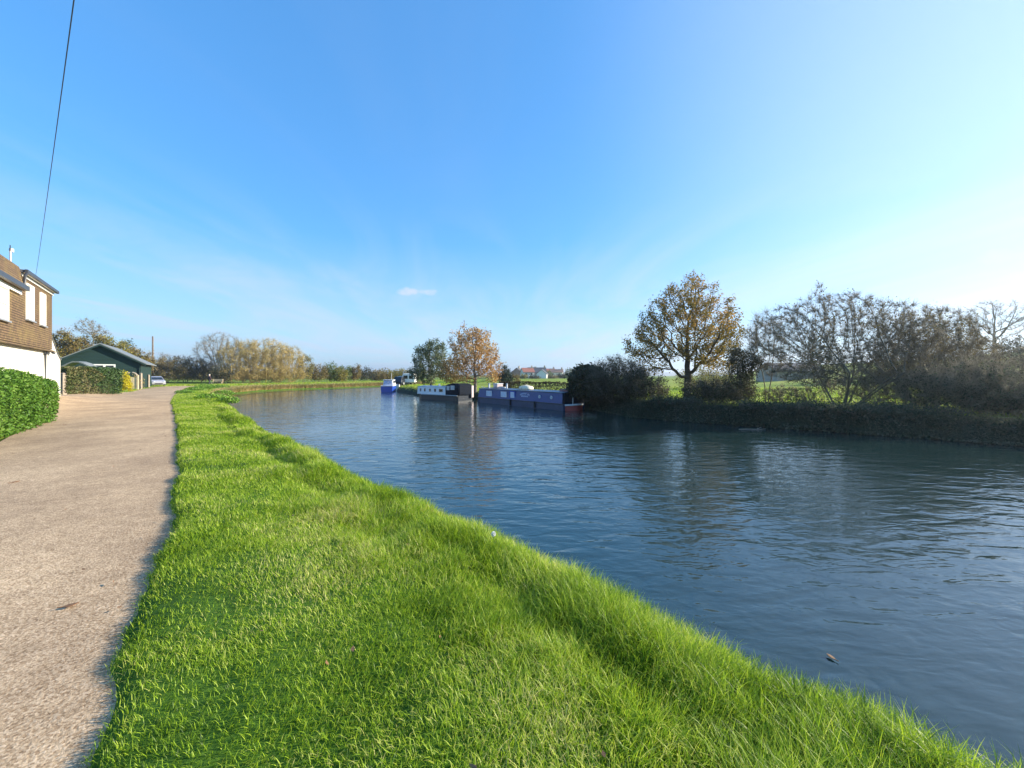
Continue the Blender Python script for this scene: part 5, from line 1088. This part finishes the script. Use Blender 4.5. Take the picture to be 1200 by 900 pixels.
# woods on the skyline, one mass
r2 = np.random.default_rng(401); lob = []
for px in np.arange(-40, 480, 4.5):
    d = 150+60*r2.uniform() if px > 330 else 120+60*r2.uniform(); x = (px-600)/F*d; h_ = r2.uniform(2.0, 4.6); lob.append((x, d, h_*.45, 3.2, 2.5, h_*.6))
for px in np.concatenate([np.arange(480, 600, 4), np.arange(655, 760, 5)]): d = 235+60*r2.uniform(); x = (px-600)/F*d; h_ = r2.uniform(1.8, 5.2); lob.append((x, d, h_*.45, 3.4, 3, h_*.6))
P = in_lobes(r2, lob, 30000); P = P[P[:, 2] > 0]; lv, lf = leaf_mesh(P, .55*r2.uniform(.5, 1.4, len(P)), r2)
tag(fast_mesh('far_woods', lv, lf, M['brown_leaf']), 'low dark woods along the skyline', 'woods', kind='stuff')
# blue hills
def ridge(x0, x1, d, hmin, hmax, seed, name):
    q = np.linspace(0, 1, 90); x = x0+(x1-x0)*q; h_ = hmin+(hmax-hmin)*(.6*vnoise(q*9, q*0, 1, seed)+.4*vnoise(q*25, q*0, 1, seed+1))*np.sin(np.pi*np.clip(q, .02, .98))**.4
    cols = [(x, np.full(90, d-500.), np.full(90, -5.)), (x, np.full(90, d), h_), (x, np.full(90, d+900), h_*.3-5)]
    structure(strip(name, cols, M['far_hill']), 'distant wooded hills')
ridge(-2600, 2600, 3300, 18, 40, 7, 'distant_hills')

# ------------------------------------------------------------------ small things lying about
def small_leaf(px, py, z, s_, label, rz):
    p_ = at(px, py, z); mb = MB(); L0 = [(-.5, 0, 0), (-.2, .22, .05), (.2, .2, .07), (.5, 0, .12), (.2, -.22, .06), (-.2, -.2, .02)]
    mb.loft([[(x*s_, y*s_, zz*s_+.004*o_) for x, y, zz in L0] for o_ in (0, 1)]); mb.tube([(-.5*s_, 0, .002), (-.8*s_, .05*s_, .004)], .0035, 5)
    o = mb.build('fallen_leaf', M['leaf_brown']); o.location = (p_[0], p_[1], z+.012); o.rotation_euler = (0, 0, rz); return tag(o, label, 'leaf')
small_leaf(83, 712, .02, .085, 'curled brown leaf lying in the middle of the towpath', .5)
small_leaf(974, 772, -.752, .07, 'tan leaf floating on the water near the grassy bank', 2.0)
small_leaf(18, 566, .02, .09, 'pale leaf on the towpath in front of the laurel hedge', 1.2)
p_ = at(577, 645, .0); ds = empty('seed_head', (p_[0], p_[1], -.10)); tag(ds, 'white fluffy seed head standing in the grass at the water edge', 'flower')
mb = MB(); mb.tube([(0, 0, 0), (.01, 0, .24)], .003, 5); mb.build('stem', M['weed'], ds)
lv, lf = leaf_mesh(in_lobes(r_, [(.01, 0, .25, .022, .022, .022)], 300), np.full(300, .010), r_); fast_mesh('head', lv, lf, M['white'], ds)
p_ = at(882, 503.5, WL); mb = MB(); mb.tube([(-.55, .1, 0), (-.2, 0, .015), (.3, -.02, .01), (.6, .05, .02)], [.014, .018, .014, .008], 6); mb.tube([(.2, 0, .03), (.45, .12, .08)], [.015, .008], 5)
o = mb.build('floating_branch', M['twig_grey']); o.location = (p_[0], p_[1], WL+.01); tag(o, 'pale bare branch floating under the bank left of the bare willow', 'branch')

# ------------------------------------------------------------------ air: one even box of thin haze round everything
m, n, l, p, o = new_mat('haze_air'); n.remove(p); pv = n.new('ShaderNodeVolumePrincipled'); pv.inputs['Color'].default_value = (.80, .88, 1, 1); pv.inputs['Density'].default_value = .0004; pv.inputs['Anisotropy'].default_value = .55
l.new(pv.outputs[0], o.inputs['Volume'])
mb = MB(); mb.span((-6500, -6500, -8), (6500, 6500, 62)); hz = mb.build('haze', m); hz['kind'] = 'stuff'; hz['label'] = 'thin pale haze in the air over the whole valley'
scene.cycles.volume_bounces = 0; scene.cycles.volume_step_rate = 4
